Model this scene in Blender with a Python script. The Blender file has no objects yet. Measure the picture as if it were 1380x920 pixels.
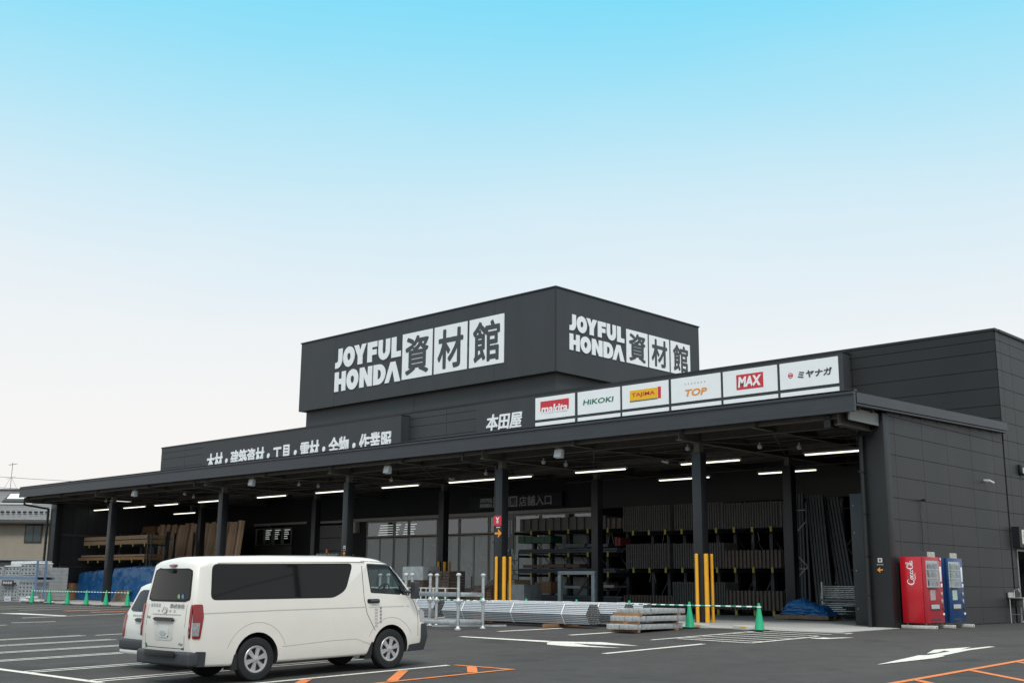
import bpy, bmesh, math, random
from mathutils import Vector, Matrix
random.seed(7)
R = math.radians
scene = bpy.context.scene
# ------------------------------------------------------------------ camera
cd = bpy.data.cameras.new('camera'); cam = bpy.data.objects.new('camera', cd)
scene.collection.objects.link(cam); scene.camera = cam
_r = Vector((0.72340294, 0.69037255, 0.00859811)); _u = Vector((0.13658102, -0.15530069, 0.97837995)); _f = Vector((-0.67678195, 0.70658859, 0.20663676))
cam.matrix_world = Matrix(((_r.x, _u.x, -_f.x, 0), (_r.y, _u.y, -_f.y, 0), (_r.z, _u.z, -_f.z, 1.1), (0, 0, 0, 1)))
cd.sensor_width = 36; cd.lens = 40.466; cd.clip_start = .05; cd.clip_end = 3000
# ------------------------------------------------------------------ world and sun
w = bpy.data.worlds.new('World'); scene.world = w; w.use_nodes = True
nt = w.node_tree; nt.nodes.clear()
def N(t, **k):
    n = nt.nodes.new(t)
    for a, b in k.items(): setattr(n, a, b)
    return n
L = lambda a, b: nt.links.new(a, b)
tc = N('ShaderNodeTexCoord'); sep = N('ShaderNodeSeparateXYZ'); L(tc.outputs['Generated'], sep.inputs[0])
mp = N('ShaderNodeMapping'); mp.inputs['Scale'].default_value = (1.2, 1.2, 5.0); L(tc.outputs['Generated'], mp.inputs[0])
no = N('ShaderNodeTexNoise'); no.inputs['Scale'].default_value = 2.2; no.inputs['Detail'].default_value = 5; L(mp.outputs[0], no.inputs['Vector'])
ma = N('ShaderNodeMath', operation='MULTIPLY_ADD'); L(no.outputs[0], ma.inputs[0]); ma.inputs[1].default_value = .05; ma.inputs[2].default_value = -.025
ad = N('ShaderNodeMath', operation='ADD'); L(sep.outputs[2], ad.inputs[0]); L(ma.outputs[0], ad.inputs[1])
cr = N('ShaderNodeValToRGB'); L(ad.outputs[0], cr.inputs[0])
stops = [(0, (.93, .90, .875)), (.12, (.945, .925, .905)), (.20, (.875, .905, .92)), (.265, (.76, .87, .93)), (.325, (.62, .835, .935)), (.38, (.47, .80, .94)), (.43, (.335, .765, .95)), (.48, (.225, .73, .955)), (.58, (.62, .90, 1.05)), (.72, (1.50, 1.50, 1.46)), (1.0, (1.75, 1.72, 1.64))]
el = cr.color_ramp.elements
el[0].position = 0; el[0].color = (*stops[0][1], 1); el[1].position = 1; el[1].color = (*stops[-1][1], 1)
for p, c in stops[1:-1]: e = el.new(p); e.color = (*c, 1)
sky = N('ShaderNodeTexSky', sky_type='NISHITA'); sky.sun_disc = False; sky.sun_elevation = R(52); sky.sun_rotation = R(110)
bg1 = N('ShaderNodeBackground'); bg1.inputs[1].default_value = .98; L(cr.outputs[0], bg1.inputs[0])
bg2 = N('ShaderNodeBackground'); bg2.inputs[1].default_value = .003; L(sky.outputs[0], bg2.inputs[0])
asd = N('ShaderNodeAddShader'); L(bg1.outputs[0], asd.inputs[0]); L(bg2.outputs[0], asd.inputs[1])
wo = N('ShaderNodeOutputWorld'); L(asd.outputs[0], wo.inputs[0])
sd = bpy.data.lights.new('sun', 'SUN'); sun = bpy.data.objects.new('sun', sd); scene.collection.objects.link(sun)
sd.energy = 1.75; sd.angle = R(12); sd.color = (1, .96, .9)
sun.rotation_euler = Vector((-.56, .50, -.85)).to_track_quat('-Z', 'Y').to_euler()
scene.view_settings.view_transform = 'Standard'; scene.view_settings.look = 'None'
scene.view_settings.exposure = 0; scene.view_settings.gamma = 1
scene.cycles.max_bounces = 6; scene.cycles.use_denoising = True

# ------------------------------------------------------------------ materials
MATS = {}
def mat(name, col, rough=.6, metal=0, var=0, vs=3.0, bump=0, bs=40.0, spec=.5, stretch=(1, 1, 1), emit=0, coat=0):
    if name in MATS: return MATS[name]
    m = bpy.data.materials.new(name); m.use_nodes = True; t = m.node_tree; b = t.nodes['Principled BSDF']
    b.inputs['Base Color'].default_value = (*col, 1); b.inputs['Roughness'].default_value = rough; b.inputs['Metallic'].default_value = metal
    b.inputs['Specular IOR Level'].default_value = spec; b.inputs['Coat Weight'].default_value = coat; b.inputs['Coat Roughness'].default_value = .08
    if emit: b.inputs['Emission Color'].default_value = (*col, 1); b.inputs['Emission Strength'].default_value = emit
    tc = t.nodes.new('ShaderNodeTexCoord'); mp = t.nodes.new('ShaderNodeMapping'); mp.inputs['Scale'].default_value = stretch
    t.links.new(tc.outputs['Object'], mp.inputs[0])
    if var:
        n = t.nodes.new('ShaderNodeTexNoise'); n.inputs['Scale'].default_value = vs; n.inputs['Detail'].default_value = 6; n.inputs['Roughness'].default_value = .6
        t.links.new(mp.outputs[0], n.inputs['Vector'])
        r = t.nodes.new('ShaderNodeMapRange'); r.inputs[1].default_value = .25; r.inputs[2].default_value = .75
        r.inputs[3].default_value = 1 - var; r.inputs[4].default_value = 1 + var; t.links.new(n.outputs[0], r.inputs[0])
        h = t.nodes.new('ShaderNodeVectorMath'); h.operation = 'SCALE'; h.inputs[0].default_value = col; t.links.new(r.outputs[0], h.inputs['Scale'])
        t.links.new(h.outputs[0], b.inputs['Base Color'])
        r2 = t.nodes.new('ShaderNodeMapRange'); r2.inputs[3].default_value = max(.03, rough - .08); r2.inputs[4].default_value = min(1, rough + .1); t.links.new(n.outputs[0], r2.inputs[0]); t.links.new(r2.outputs[0], b.inputs['Roughness'])
    if bump:
        n = t.nodes.new('ShaderNodeTexNoise'); n.inputs['Scale'].default_value = bs; n.inputs['Detail'].default_value = 4; t.links.new(mp.outputs[0], n.inputs['Vector'])
        bm_ = t.nodes.new('ShaderNodeBump'); bm_.inputs['Strength'].default_value = bump; bm_.inputs['Distance'].default_value = .02
        t.links.new(n.outputs[0], bm_.inputs['Height']); t.links.new(bm_.outputs[0], b.inputs['Normal'])
    MATS[name] = m; return m
panel = mat('dark panel', (.040, .0425, .047), .52, 0, .15, .7, .05, 4, spec=.4, stretch=(1.6, 1.6, .25))
panel2 = mat('dark siding', (.024, .025, .027), .6, 0, .12, .5, .05, 8, spec=.3)
panel3 = mat('dark ribbed side panel', (.029, .030, .032), .5, 0, .20, .6, .08, 5, spec=.4, stretch=(1, 1, .25))
fasc = mat('fascia steel', (.042, .0455, .054), .45, .15, .14, 1.2, .02, 10, spec=.5, stretch=(1, 1, 3))
trim = mat('black trim', (.010, .011, .012), .5, 0, .1, 2)
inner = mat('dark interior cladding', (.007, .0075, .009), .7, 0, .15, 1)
corr = mat('corrugated grey cladding', (.040, .044, .050), .6, 0, .12, 1)
steel = mat('grey primer steel', (.085, .078, .066), .7, 0, .25, 2.5, .1, 30)
deckm = mat('roof deck', (.07, .066, .058), .75, 0, .2, 1.2)
colm = mat('black column cladding', (.012, .0135, .016), .45, 0, .12, 1.5)
greyfr = mat('grey aluminium frame', (.26, .255, .24), .45, .3, .08, 4)
white = mat('white sign face', (.86, .87, .88), .5, 0, .03, 2)
whitel = mat('white lettering', (.85, .86, .88), .5, 0, .03, 3)
charc = mat('charcoal lettering', (.05, .053, .058), .5)
conc = mat('slab concrete', (.38, .37, .355), .85, 0, .16, .55, .15, 60)
conc2 = mat('precast concrete', (.48, .47, .44), .9, 0, .22, 5, .3, 50)
galv = mat('galvanised steel', (.50, .52, .53), .42, .75, .2, 5, .05, 30)
galvd = mat('dull galvanised steel', (.27, .30, .32), .6, .4, .2, 6)
rubber = mat('black rubber', (.018, .018, .019), .8, 0, .2, 12, .1, 60, spec=.3)
plastic = mat('dark grey plastic', (.035, .038, .044), .55, 0, .08, 5)
redp = mat('red paint', (.52, .008, .018), .3, 0, .05, 2, coat=.3)
redd = mat('red door panel', (.42, .02, .035), .4, 0, .05, 2)
bluep = mat('blue paint', (.005, .045, .15), .35, 0, .06, 2)
yel = mat('yellow painted steel', (.78, .37, .02), .45, 0, .1, 5)
tipy = mat('yellow plastic tip', (.36, .31, .03), .5)
grn = mat('green cone plastic', (.012, .36, .17), .5, 0, .12, 6)
grnt = mat('green stripe', (.02, .30, .17), .5)
tarp = mat('blue tarpaulin', (.010, .11, .30), .38, 0, .22, 3, .5, 9, spec=.6)
woodA = mat('pale timber', (.36, .235, .15), .75, 0, .28, 2.5, .1, 30, stretch=(8, 8, .6))
woodB = mat('brown timber', (.25, .14, .075), .8, 0, .3, 3, .1, 30, stretch=(1, 6, 8))
pallw = mat('pallet wood', (.20, .13, .085), .85, 0, .3, 5)
rackm = mat('dark rack steel', (.032, .040, .050), .5, 0, .15, 5)
pipem = mat('blue grey pipe', (.075, .09, .105), .5, .2, .15, 3)
meshm = mat('dark mesh sheets', (.108, .110, .104), .7, .1, .3, 9)
meshb = mat('brown channel steel', (.12, .097, .085), .7, .1, .3, 9)
orange = mat('orange sign arrow', (.85, .30, .03), .5)
chrome = mat('chrome', (.7, .7, .7), .15, 1)
stainless = mat('stainless steel', (.55, .55, .54), .35, .8, .15, 5)
tubem = mat('lit tube', (1, .98, .84), .5, emit=1.7)
lampb = mat('lamp housing', (.45, .45, .43), .5)
lens = mat('floodlight lens', (.62, .64, .66), .3)
beige = mat('beige siding', (.31, .26, .205), .8, 0, .1, 1.5, .1, 20)
blockm = mat('grey concrete block', (.34, .35, .36), .9, 0, .2, 4, .2, 40)
blockh = mat('hollow shade', (.05, .05, .055), .9)
wrapm = mat('clear plastic wrap', (.60, .60, .60), .25, 0, .25, 7, .5, 14)
brickm = mat('stacked brown bags', (.15, .10, .08), .8, 0, .5, 9)
def glassmat(name, tint, gl=.0, rough=.03, alpha_t=.0):
    m = bpy.data.materials.new(name); m.use_nodes = True; t = m.node_tree; t.nodes.clear()
    o = t.nodes.new('ShaderNodeOutputMaterial'); mx = t.nodes.new('ShaderNodeMixShader'); f = t.nodes.new('ShaderNodeFresnel'); f.inputs[0].default_value = 1.45
    tr = t.nodes.new('ShaderNodeBsdfTransparent'); tr.inputs[0].default_value = (*tint, 1)
    g = t.nodes.new('ShaderNodeBsdfGlossy'); g.inputs[1].default_value = rough; g.inputs[0].default_value = (.9, .95, 1, 1)
    a = t.nodes.new('ShaderNodeMath'); a.operation = 'ADD'; a.inputs[1].default_value = gl; t.links.new(f.outputs[0], a.inputs[0])
    ge = t.nodes.new('ShaderNodeNewGeometry'); nb = t.nodes.new('ShaderNodeMath'); nb.operation = 'SUBTRACT'; nb.inputs[0].default_value = 1; t.links.new(ge.outputs['Backfacing'], nb.inputs[1])
    ml = t.nodes.new('ShaderNodeMath'); ml.operation = 'MULTIPLY'; t.links.new(a.outputs[0], ml.inputs[0]); t.links.new(nb.outputs[0], ml.inputs[1])
    t.links.new(ml.outputs[0], mx.inputs[0]); t.links.new(tr.outputs[0], mx.inputs[1]); t.links.new(g.outputs[0], mx.inputs[2]); t.links.new(mx.outputs[0], o.inputs[0])
    return m
glassT = glassmat('store glass', (.80, .85, .86), .09)
glassC = glassmat('cab glass', (.84, .88, .87), .0)
frost = mat('frosted door glass', (.38, .43, .44), .25, 0, .12, .8, spec=.6)
vglass = mat('dark tinted glass', (.006, .0065, .007), .03, 0, 0, spec=.30)
vwhite = mat('white van paint', (.72, .685, .63), .32, 0, .02, 3, coat=.35, spec=.45)
taillr = mat('red lamp plastic', (.22, .004, .008), .15, coat=.5)
lampclr = mat('clear lamp plastic', (.36, .37, .38), .12, .3, .3, 30)
hub = mat('silver wheel cover', (.48, .49, .50), .35, .6)
seam = mat('panel seam', (.06, .06, .058), .7)
marks = mat('grey blurred lettering', (.28, .28, .28), .7)

def asphalt():
    m = bpy.data.materials.new('asphalt'); m.use_nodes = True; t = m.node_tree; b = t.nodes['Principled BSDF']; b.inputs['Specular IOR Level'].default_value = .35
    def nn(k): return t.nodes.new(k)
    tc = nn('ShaderNodeTexCoord')
    def noise(sc, det, st=(1, 1, 1)):
        mp = nn('ShaderNodeMapping'); mp.inputs['Scale'].default_value = st; t.links.new(tc.outputs['Object'], mp.inputs[0])
        n = nn('ShaderNodeTexNoise'); n.inputs['Scale'].default_value = sc; n.inputs['Detail'].default_value = det; t.links.new(mp.outputs[0], n.inputs['Vector']); return n.outputs[0]
    def rng(s, a, b_, lo=.3, hi=.7):
        r = nn('ShaderNodeMapRange'); r.inputs[1].default_value = lo; r.inputs[2].default_value = hi; r.inputs[3].default_value = a; r.inputs[4].default_value = b_; t.links.new(s, r.inputs[0]); return r.outputs[0]
    def mul(a, b_):
        x = nn('ShaderNodeMath'); x.operation = 'MULTIPLY'; t.links.new(a, x.inputs[0]); t.links.new(b_, x.inputs[1]); return x.outputs[0]
    big = rng(noise(.12, 5), .80, 1.18); streak = rng(noise(.5, 4, (1.0, .14, 1)), .87, 1.12); med = rng(noise(3, 5), .9, 1.1)
    grain = rng(noise(70, 2), .62, 1.42); stain = rng(noise(.7, 4, (1, 1, 1)), .72, 1.0, .68, .60)
    f = mul(mul(mul(big, streak), mul(med, grain)), stain)
    v = nn('ShaderNodeVectorMath'); v.operation = 'SCALE'; v.inputs[0].default_value = (.049, .0462, .0445); t.links.new(f, v.inputs['Scale']); t.links.new(v.outputs[0], b.inputs['Base Color'])
    t.links.new(rng(noise(1.2, 4), .78, .95), b.inputs['Roughness'])
    bp = nn('ShaderNodeBump'); bp.inputs['Strength'].default_value = .5; bp.inputs['Distance'].default_value = .01; t.links.new(noise(120, 3), bp.inputs['Height']); t.links.new(bp.outputs[0], b.inputs['Normal'])
    return m
asph = asphalt()
def paintmat(name, col):
    m = bpy.data.materials.new(name); m.use_nodes = True; t = m.node_tree; b = t.nodes['Principled BSDF']; b.inputs['Roughness'].default_value = .75
    tc = t.nodes.new('ShaderNodeTexCoord'); n = t.nodes.new('ShaderNodeTexNoise'); n.inputs['Scale'].default_value = 16; n.inputs['Detail'].default_value = 8; n.inputs['Roughness'].default_value = .7
    t.links.new(tc.outputs['Object'], n.inputs['Vector']); c = t.nodes.new('ShaderNodeValToRGB'); t.links.new(n.outputs[0], c.inputs[0])
    e = c.color_ramp.elements; e[0].position = .35; e[0].color = (col[0] * .35, col[1] * .35, col[2] * .35, 1); e[1].position = .45; e[1].color = (*col, 1)
    t.links.new(c.outputs[0], b.inputs['Base Color']); return m
pwhite = paintmat('white road paint', (.66, .65, .60)); porange = paintmat('orange road paint', (.66, .19, .045))

# ------------------------------------------------------------------ mesh helpers
col = scene.collection
class MB:
    def __init__(s): s.v = []; s.f = []; s.m = []
    def add(s, vs, fs, mi=0):
        k = len(s.v); s.v += [tuple(p) for p in vs]; s.f += [tuple(i + k for i in f) for f in fs]; s.m += [mi] * len(fs); return s
    def box(s, x0, x1, y0, y1, z0, z1, mi=0):
        return s.add([(x0, y0, z0), (x1, y0, z0), (x1, y1, z0), (x0, y1, z0), (x0, y0, z1), (x1, y0, z1), (x1, y1, z1), (x0, y1, z1)],
                     [(0, 3, 2, 1), (4, 5, 6, 7), (0, 1, 5, 4), (1, 2, 6, 5), (2, 3, 7, 6), (3, 0, 4, 7)], mi)
    def tube(s, a, b, r, n=8, r2=None, mi=0, cap=True):
        a = Vector(a); b = Vector(b); d = (b - a).normalized(); r2 = r if r2 is None else r2
        u = d.orthogonal().normalized(); w_ = d.cross(u); vs = []
        for p, rr in ((a, r), (b, r2)):
            for i in range(n):
                t = 2 * math.pi * i / n; vs.append(p + u * (rr * math.cos(t)) + w_ * (rr * math.sin(t)))
        fs = [(i, (i + 1) % n, n + (i + 1) % n, n + i) for i in range(n)]
        if cap: fs += [tuple(range(n))[::-1], tuple(range(n, 2 * n))]
        return s.add(vs, fs, mi)
    def bar(s, a, b, w_, h, mi=0):
        a = Vector(a); b = Vector(b); d = (b - a).normalized(); up = Vector((0, 0, 1)) if abs(d.z) < .95 else Vector((0, 1, 0))
        x = d.cross(up).normalized() * w_ / 2; y = x.cross(d).normalized() * h / 2
        return s.add([a - x - y, a + x - y, a + x + y, a - x + y, b - x - y, b + x - y, b + x + y, b - x + y], [(0, 3, 2, 1), (4, 5, 6, 7), (0, 1, 5, 4), (1, 2, 6, 5), (2, 3, 7, 6), (3, 0, 4, 7)], mi)
    def lathe(s, prof, c=(0, 0, 0), axis='z', n=24, mi=0):
        vs = []; k = len(prof)
        for i in range(n):
            t = 2 * math.pi * i / n
            for r_, h in prof:
                p = {'z': (r_ * math.cos(t), r_ * math.sin(t), h), 'x': (h, r_ * math.cos(t), r_ * math.sin(t)), 'y': (r_ * math.cos(t), h, r_ * math.sin(t))}[axis]
                vs.append((p[0] + c[0], p[1] + c[1], p[2] + c[2]))
        fs = [(i * k + j, ((i + 1) % n) * k + j, ((i + 1) % n) * k + j + 1, i * k + j + 1) for i in range(n) for j in range(k - 1)]
        return s.add(vs, fs, mi)
    def prism(s, poly, fn, d0, d1, mi=0):      # poly of 2D points; fn(u, v, d) -> 3D
        n = len(poly); vs = [fn(u, v, d0) for u, v in poly] + [fn(u, v, d1) for u, v in poly]
        return s.add(vs, [tuple(range(n))[::-1], tuple(range(n, 2 * n))] + [(i, (i + 1) % n, n + (i + 1) % n, n + i) for i in range(n)], mi)
    def build(s, name, mats, parent=None, smooth=False, bevel=0, local=False, label=None, seg=2, angle=35):
        me = bpy.data.meshes.new(name)
        off = Vector((0, 0, 0))
        if parent is not None and not local:
            q = parent
            while q is not None:
                if '_o' in q: off = Vector(q['_o'])
                q = q.parent
        me.from_pydata([(x - off.x, y - off.y, z - off.z) for x, y, z in s.v], [], s.f)
        for m in (mats if isinstance(mats, (list, tuple)) else [mats]): me.materials.append(m)
        me.polygons.foreach_set('material_index', s.m)
        bm = bmesh.new(); bm.from_mesh(me); bmesh.ops.recalc_face_normals(bm, faces=bm.faces)
        if bevel:
            es = [e for e in bm.edges if len(e.link_faces) == 2 and e.calc_face_angle(0) > R(40)]
            bmesh.ops.bevel(bm, geom=es, offset=bevel, segments=seg, affect='EDGES', profile=.5, clamp_overlap=True)
        bm.to_mesh(me); bm.free()
        if smooth or bevel:
            me.polygons.foreach_set('use_smooth', [True] * len(me.polygons)); me.set_sharp_from_angle(angle=R(angle))
        o = bpy.data.objects.new(name, me); col.objects.link(o)
        if parent is not None: o.parent = parent
        if label: o['label'] = label
        return o
def tag(o, label=None, cat=None, group=None, kind=None):
    if label: o['label'] = label
    if cat: o['category'] = cat
    if group: o['group'] = group
    if kind: o['kind'] = kind
    return o
def thing(name, label, cat, loc=(0, 0, 0), rz=0, group=None):
    o = bpy.data.objects.new(name, None); col.objects.link(o); o.location = loc; o.rotation_euler = (0, 0, rz); o['_o'] = loc
    o.empty_display_size = .2
    return tag(o, label, cat, group)
def struct(o): o['kind'] = 'structure'; return o
def dup(root, loc, rz=None, label=None, group=None):
    def cp(o, par):
        c = o.copy(); col.objects.link(c)
        if par is not None: c.parent = par
        for ch in [x for x in KIDS(o)]: cp(ch, c)
        return c
    c = cp(root, None); c.location = loc; c['_o'] = loc
    if rz is not None: c.rotation_euler = (0, 0, rz)
    return tag(c, label, None, group)
def KIDS(o): return [x for x in list(col.objects) if x.parent == o]
_cache = {}
def text_geo(s, bold):
    k = (s, bold)
    if k in _cache: return _cache[k]
    cu = bpy.data.curves.new('t', 'FONT'); cu.body = s; cu.extrude = 1; cu.offset = bold; cu.resolution_u = 3
    o = bpy.data.objects.new('t', cu); col.objects.link(o); bpy.context.view_layer.update()
    me = bpy.data.meshes.new_from_object(o.evaluated_get(bpy.context.evaluated_depsgraph_get()))
    vs = [tuple(v.co) for v in me.vertices]; fs = [tuple(p.vertices) for p in me.polygons]
    bpy.data.objects.remove(o); bpy.data.curves.remove(cu); bpy.data.meshes.remove(me)
    _cache[k] = (vs, fs); return vs, fs
def text(mb, s, fn, u0, u1, v0, v1, d0, d1, bold=.01, shear=0, mi=0):
    cjk = any(ord(c) > 0x2e00 for c in s)
    vs, fs = text_geo(s, 0 if cjk else bold)
    xs = [v[0] for v in vs]; ys = [v[1] for v in vs]; xa, xb, ya, yb = min(xs), max(xs), min(ys), max(ys)
    out = []
    for x, y, z in vs:
        tv = (y - ya) / (yb - ya); tu = (x - xa) / (xb - xa)
        out.append((u0 + (u1 - u0) * tu + shear * (tv - .5) * (v1 - v0), v0 + (v1 - v0) * tv, z > 0))
    if not cjk: mb.add([fn(u, v, d1 if q else d0) for u, v, q in out], fs, mi); return
    # heavier strokes: the same outline repeated on small offsets, each a hair further out
    bx = bold * (u1 - u0) / max(1, len(s)); by = bold * (v1 - v0)
    for k, (a, b) in enumerate(((0, 0), (1, 0), (-1, 0), (0, 1), (0, -1), (.7, .7), (-.7, .7), (.7, -.7), (-.7, -.7))):
        mb.add([fn(u + a * bx, v + b * by, (d1 if q else d0) + .0006 * k) for u, v, q in out], fs, mi)
FY = lambda Y: (lambda u, v, d: (u, Y - d, v))           # plane facing -Y
FX = lambda X: (lambda u, v, d: (X + d, u, v))           # plane facing +X
FXg = FX
# heavy geometric capitals, unit box
def arc(cx, cy, rx, ry, a0, a1, n=14): return [(cx + rx * math.cos(R(a0 + (a1 - a0) * i / n)), cy + ry * math.sin(R(a0 + (a1 - a0) * i / n))) for i in range(n + 1)]
def ring(rx, ry, ix, iy, n=28):
    o = arc(.5, .5, rx, ry, 0, 360, n)[:-1]; i_ = arc(.5, .5, ix, iy, 0, 360, n)[:-1]
    return [[o[k], o[(k + 1) % n], i_[(k + 1) % n], i_[k]] for k in range(n)]
LET = {
 'J': [[(.42, 1), (1, 1), (1, .42), (.42, .42)], [(1, .42)] + arc(.32, .42, .68, .42, 0, -90, 8) + [(0, 0), (0, .30), (.22, .31)] + arc(.24, .42, .18, .11, -90, 0, 4)[1:]],
 'O': ring(.5, .52, .155, .19),
 'Y': [[(0, 1), (.36, 1), (.5, .68), (.64, 1), (1, 1), (.70, .42), (.70, 0), (.32, 0), (.32, .42)]],
 'F': [[(0, 0), (.47, 0), (.47, 1), (0, 1)], [(.47, .72), (1, .72), (1, 1), (.47, 1)], [(.47, .33), (.94, .33), (.94, .60), (.47, .60)]],
 'U': [[(0, 1), (.36, 1), (.36, .42), (0, .42)], [(.64, 1), (1, 1), (1, .42), (.64, .42)], [(0, .42)] + arc(.5, .42, .5, .44, 180, 360, 12)[1:-1] + [(1, .42), (.64, .42)] + arc(.5, .42, .14, .13, 0, -180, 8)[1:-1] + [(.36, .42)]],
 'L': [[(0, 0), (.5, 0), (.5, 1), (0, 1)], [(.5, 0), (1, 0), (1, .28), (.5, .28)]],
 'H': [[(0, 0), (.36, 0), (.36, 1), (0, 1)], [(.64, 0), (1, 0), (1, 1), (.64, 1)], [(.36, .36), (.64, .36), (.64, .64), (.36, .64)]],
 'N': [[(0, 0), (.34, 0), (.34, 1), (0, 1)], [(.66, 0), (1, 0), (1, 1), (.66, 1)], [(.34, 1), (.34, .52), (.66, 0), (.66, .48)]],
 'D': [[(0, 0), (.36, 0), (.36, 1), (0, 1)], [(.36, 1), (.45, 1)] + arc(.45, .5, .55, .5, 90, -90, 12)[1:-1] + [(.45, 0), (.36, 0), (.36, .27), (.45, .27)] + arc(.45, .5, .19, .23, -90, 90, 8)[1:-1] + [(.45, .73), (.36, .73)]],
 'A': [[(.36, 1), (.66, 1), (.5, .60), (.36, .22), (.28, 0), (0, 0)], [(.66, 1), (1, 0), (.66, 0), (.5, .60)]],
}
def wordmark(mb, fn, u0, u1, v0, v1, d0, d1, mi=0):
    H = (v1 - v0); h = H * .455; W = u1 - u0
    rows = [(v1 - h, [('J', 0, .11), ('O', .125, .305), ('Y', .295, .485), ('F', .505, .65), ('U', .67, .84), ('L', .865, 1)]),
            (v0, [('H', 0, .175), ('O', .19, .375), ('N', .395, .585), ('D', .605, .785), ('A', .775, 1)])]
    for vb, ls in rows:
        for ch, a, b in ls:
            for poly in LET[ch]:
                mb.prism([(u0 + W * (a + (b - a) * x), vb + h * y) for x, y in poly], fn, d0, d1, mi)
def boxes3(mb, fn, spans, v0, v1, d, mi_w=0, mi_c=1):
    for ch, (a, b) in zip('資材館', spans):
        mb.prism([(a, v0), (b, v0), (b, v1), (a, v1)], fn, 0, d, mi_w)
        text(mb, ch, fn, a + (b - a) * .13, b - (b - a) * .13, v0 + (v1 - v0) * .10, v1 - (v1 - v0) * .10, d, d + .012, .026, mi=mi_c)

# ------------------------------------------------------------------ ground
def gz(y): return 0.0 if y >= 26.5 else -.025 * (26.5 - max(y, -20))
g = MB(); ys = [-400, -20, 0, 26.5, 400]
for a, b in zip(ys[:-1], ys[1:]): g.add([(-500, a, gz(a)), (400, a, gz(a)), (400, b, gz(b)), (-500, b, gz(b))], [(0, 1, 2, 3)])
struct(g.build('ground', asph))
sl = MB(); sl.prism([(-69.3, 27.15), (-14.55, 27.15), (-15.02, 31.44), (-15.26, 31.44), (-15.26, 60), (-69.3, 60)], lambda u, v, d: (u, v, d if d < 0 else .008 + .0016 * (v - 27)), -.1, 0)
struct(sl.build('pavement', conc))
_rp = [0]
def road_poly(mb, pts, lift=.004):
    _rp[0] += 1; lift += (_rp[0] % 14) * .0005
    mb.add([(x, y, gz(y) + lift) for x, y in pts], [tuple(range(len(pts)))])
def line(mb, x0, y0, x1, y1, wd=.12, lift=.004):
    d = Vector((x1 - x0, y1 - y0)).normalized(); n = Vector((-d.y, d.x)) * wd / 2
    k = max(1, int(abs(y1 - y0) // 6))
    for i in range(k):
        a = Vector((x0, y0)).lerp(Vector((x1, y1)), i / k); b = Vector((x0, y0)).lerp(Vector((x1, y1)), (i + 1) / k)
        road_poly(mb, [a - n, b - n, b + n, a + n], lift)
m = MB()
line(m, -33, 9.03, -17.4, 9.03, .15)
m2 = MB()
for xc in (-17.76, -20.15, -22.95, -25.1, -27.3, -29.5):
    y1 = 14.4
    for s in (-.14, .14): line(m2, xc + s, 9.1, xc + s, y1 if xc > -29 else 14.7, .10)
line(m2, -29.4, 15.0, -29.4, 15.9, .12)
line(m2, -15.38, 5.5, -15.38, 14.5, .13)
struct(m.build('parking_line', pwhite)); struct(m2.build('parking_line', pwhite))
m = MB()
line(m, -14.85, 18.2, -14.85, 21.6, .16)
line(m, -38.3, 16.6, -37.9, 17.9, .15); line(m, -37.1, 13.9, -37.0, 15.9, .15); line(m, -41.6, 18.4, -41.8, 22.4, .15)
road_poly(m, [(-46.6, 19.6), (-46.0, 20.3), (-42.0, 20.25), (-41.7, 20.0), (-43.5, 19.9)])
line(m, -46.5, 22.3, -46.2, 26.3, .12); line(m, -49, 21.5, -48.8, 26.0, .12); line(m, -51.4, 21.5, -51.2, 26, .12); line(m, -54, 21.5, -53.8, 26, .12)
road_poly(m, [(-21.86, 22.3), (-21.66, 22.3), (-21.3, 24.4), (-21.5, 24.4)]); road_poly(m, [(-19.3, 22.2), (-19.1, 22.2), (-18.9, 24.0), (-19.1, 24.0)])
# turn arrow in the middle of the lane
road_poly(m, [(-21.0, 20.12), (-21.0, 20.30), (-18.1, 20.30), (-17.9, 19.92)]); road_poly(m, [(-18.1, 20.30), (-17.0, 20.75), (-15.6, 20.30), (-16.6, 20.10), (-17.3, 20.12), (-17.9, 19.92)]); road_poly(m, [(-17.9, 19.92), (-17.3, 20.12), (-16.5, 19.72), (-15.5, 19.60), (-16.8, 19.32), (-17.5, 19.47)])
# hatched box in front of the slab corner
line(m, -16.55, 22.0, -16.45, 26.6, .11); line(m, -16.36, 22.75, -14.15, 22.45, .11); line(m, -14.15, 22.4, -14.15, 27.0, .11, .006)
for i in range(7): line(m, -16.4 + .02 * i, 23.2 + .62 * i, -14.2, 22.95 + .62 * i, .10)
road_poly(m, [(-13.85, 24.4), (-13.5, 24.5), (-13.2, 25.3), (-13.45, 25.2), (-13.6, 24.9), (-13.8, 24.95)])
# double arrow on the right
road_poly(m, [(-9.55, 19.05), (-9.86, 21.35), (-9.64, 21.65), (-9.40, 21.45), (-9.36, 20.9)])
road_poly(m, [(-9.76, 21.50), (-9.50, 21.55), (-9.66, 23.2), (-9.62, 24.4), (-9.75, 24.4), (-9.86, 23.2)], .006)
road_poly(m, [(-9.95, 21.9), (-10.25, 22.9), (-9.98, 24.05), (-9.86, 23.3), (-9.84, 22.7), (-10.0, 22.8), (-9.9, 22.3)])
struct(m.build('road_marking', pwhite))
m = MB()
line(m, -8.0, 12.5, -8.0, 24.5, .13)
for yy in (17.05, 19.05, 21.05, 23.05): line(m, -7.92, yy, -6.2, yy - 1.55, .13)
line(m, -15.3, 14.58, -13.85, 14.58, .10); line(m, -13.92, 7.5, -13.92, 14.62, .11)
for a, b in (((-14.82, 14.53), (-14.0, 13.75)), ((-15.2, 13.3), (-13.98, 12.0)), ((-15.2, 11.3), (-13.98, 10.0))): line(m, *a, *b, .17, .006)
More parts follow.
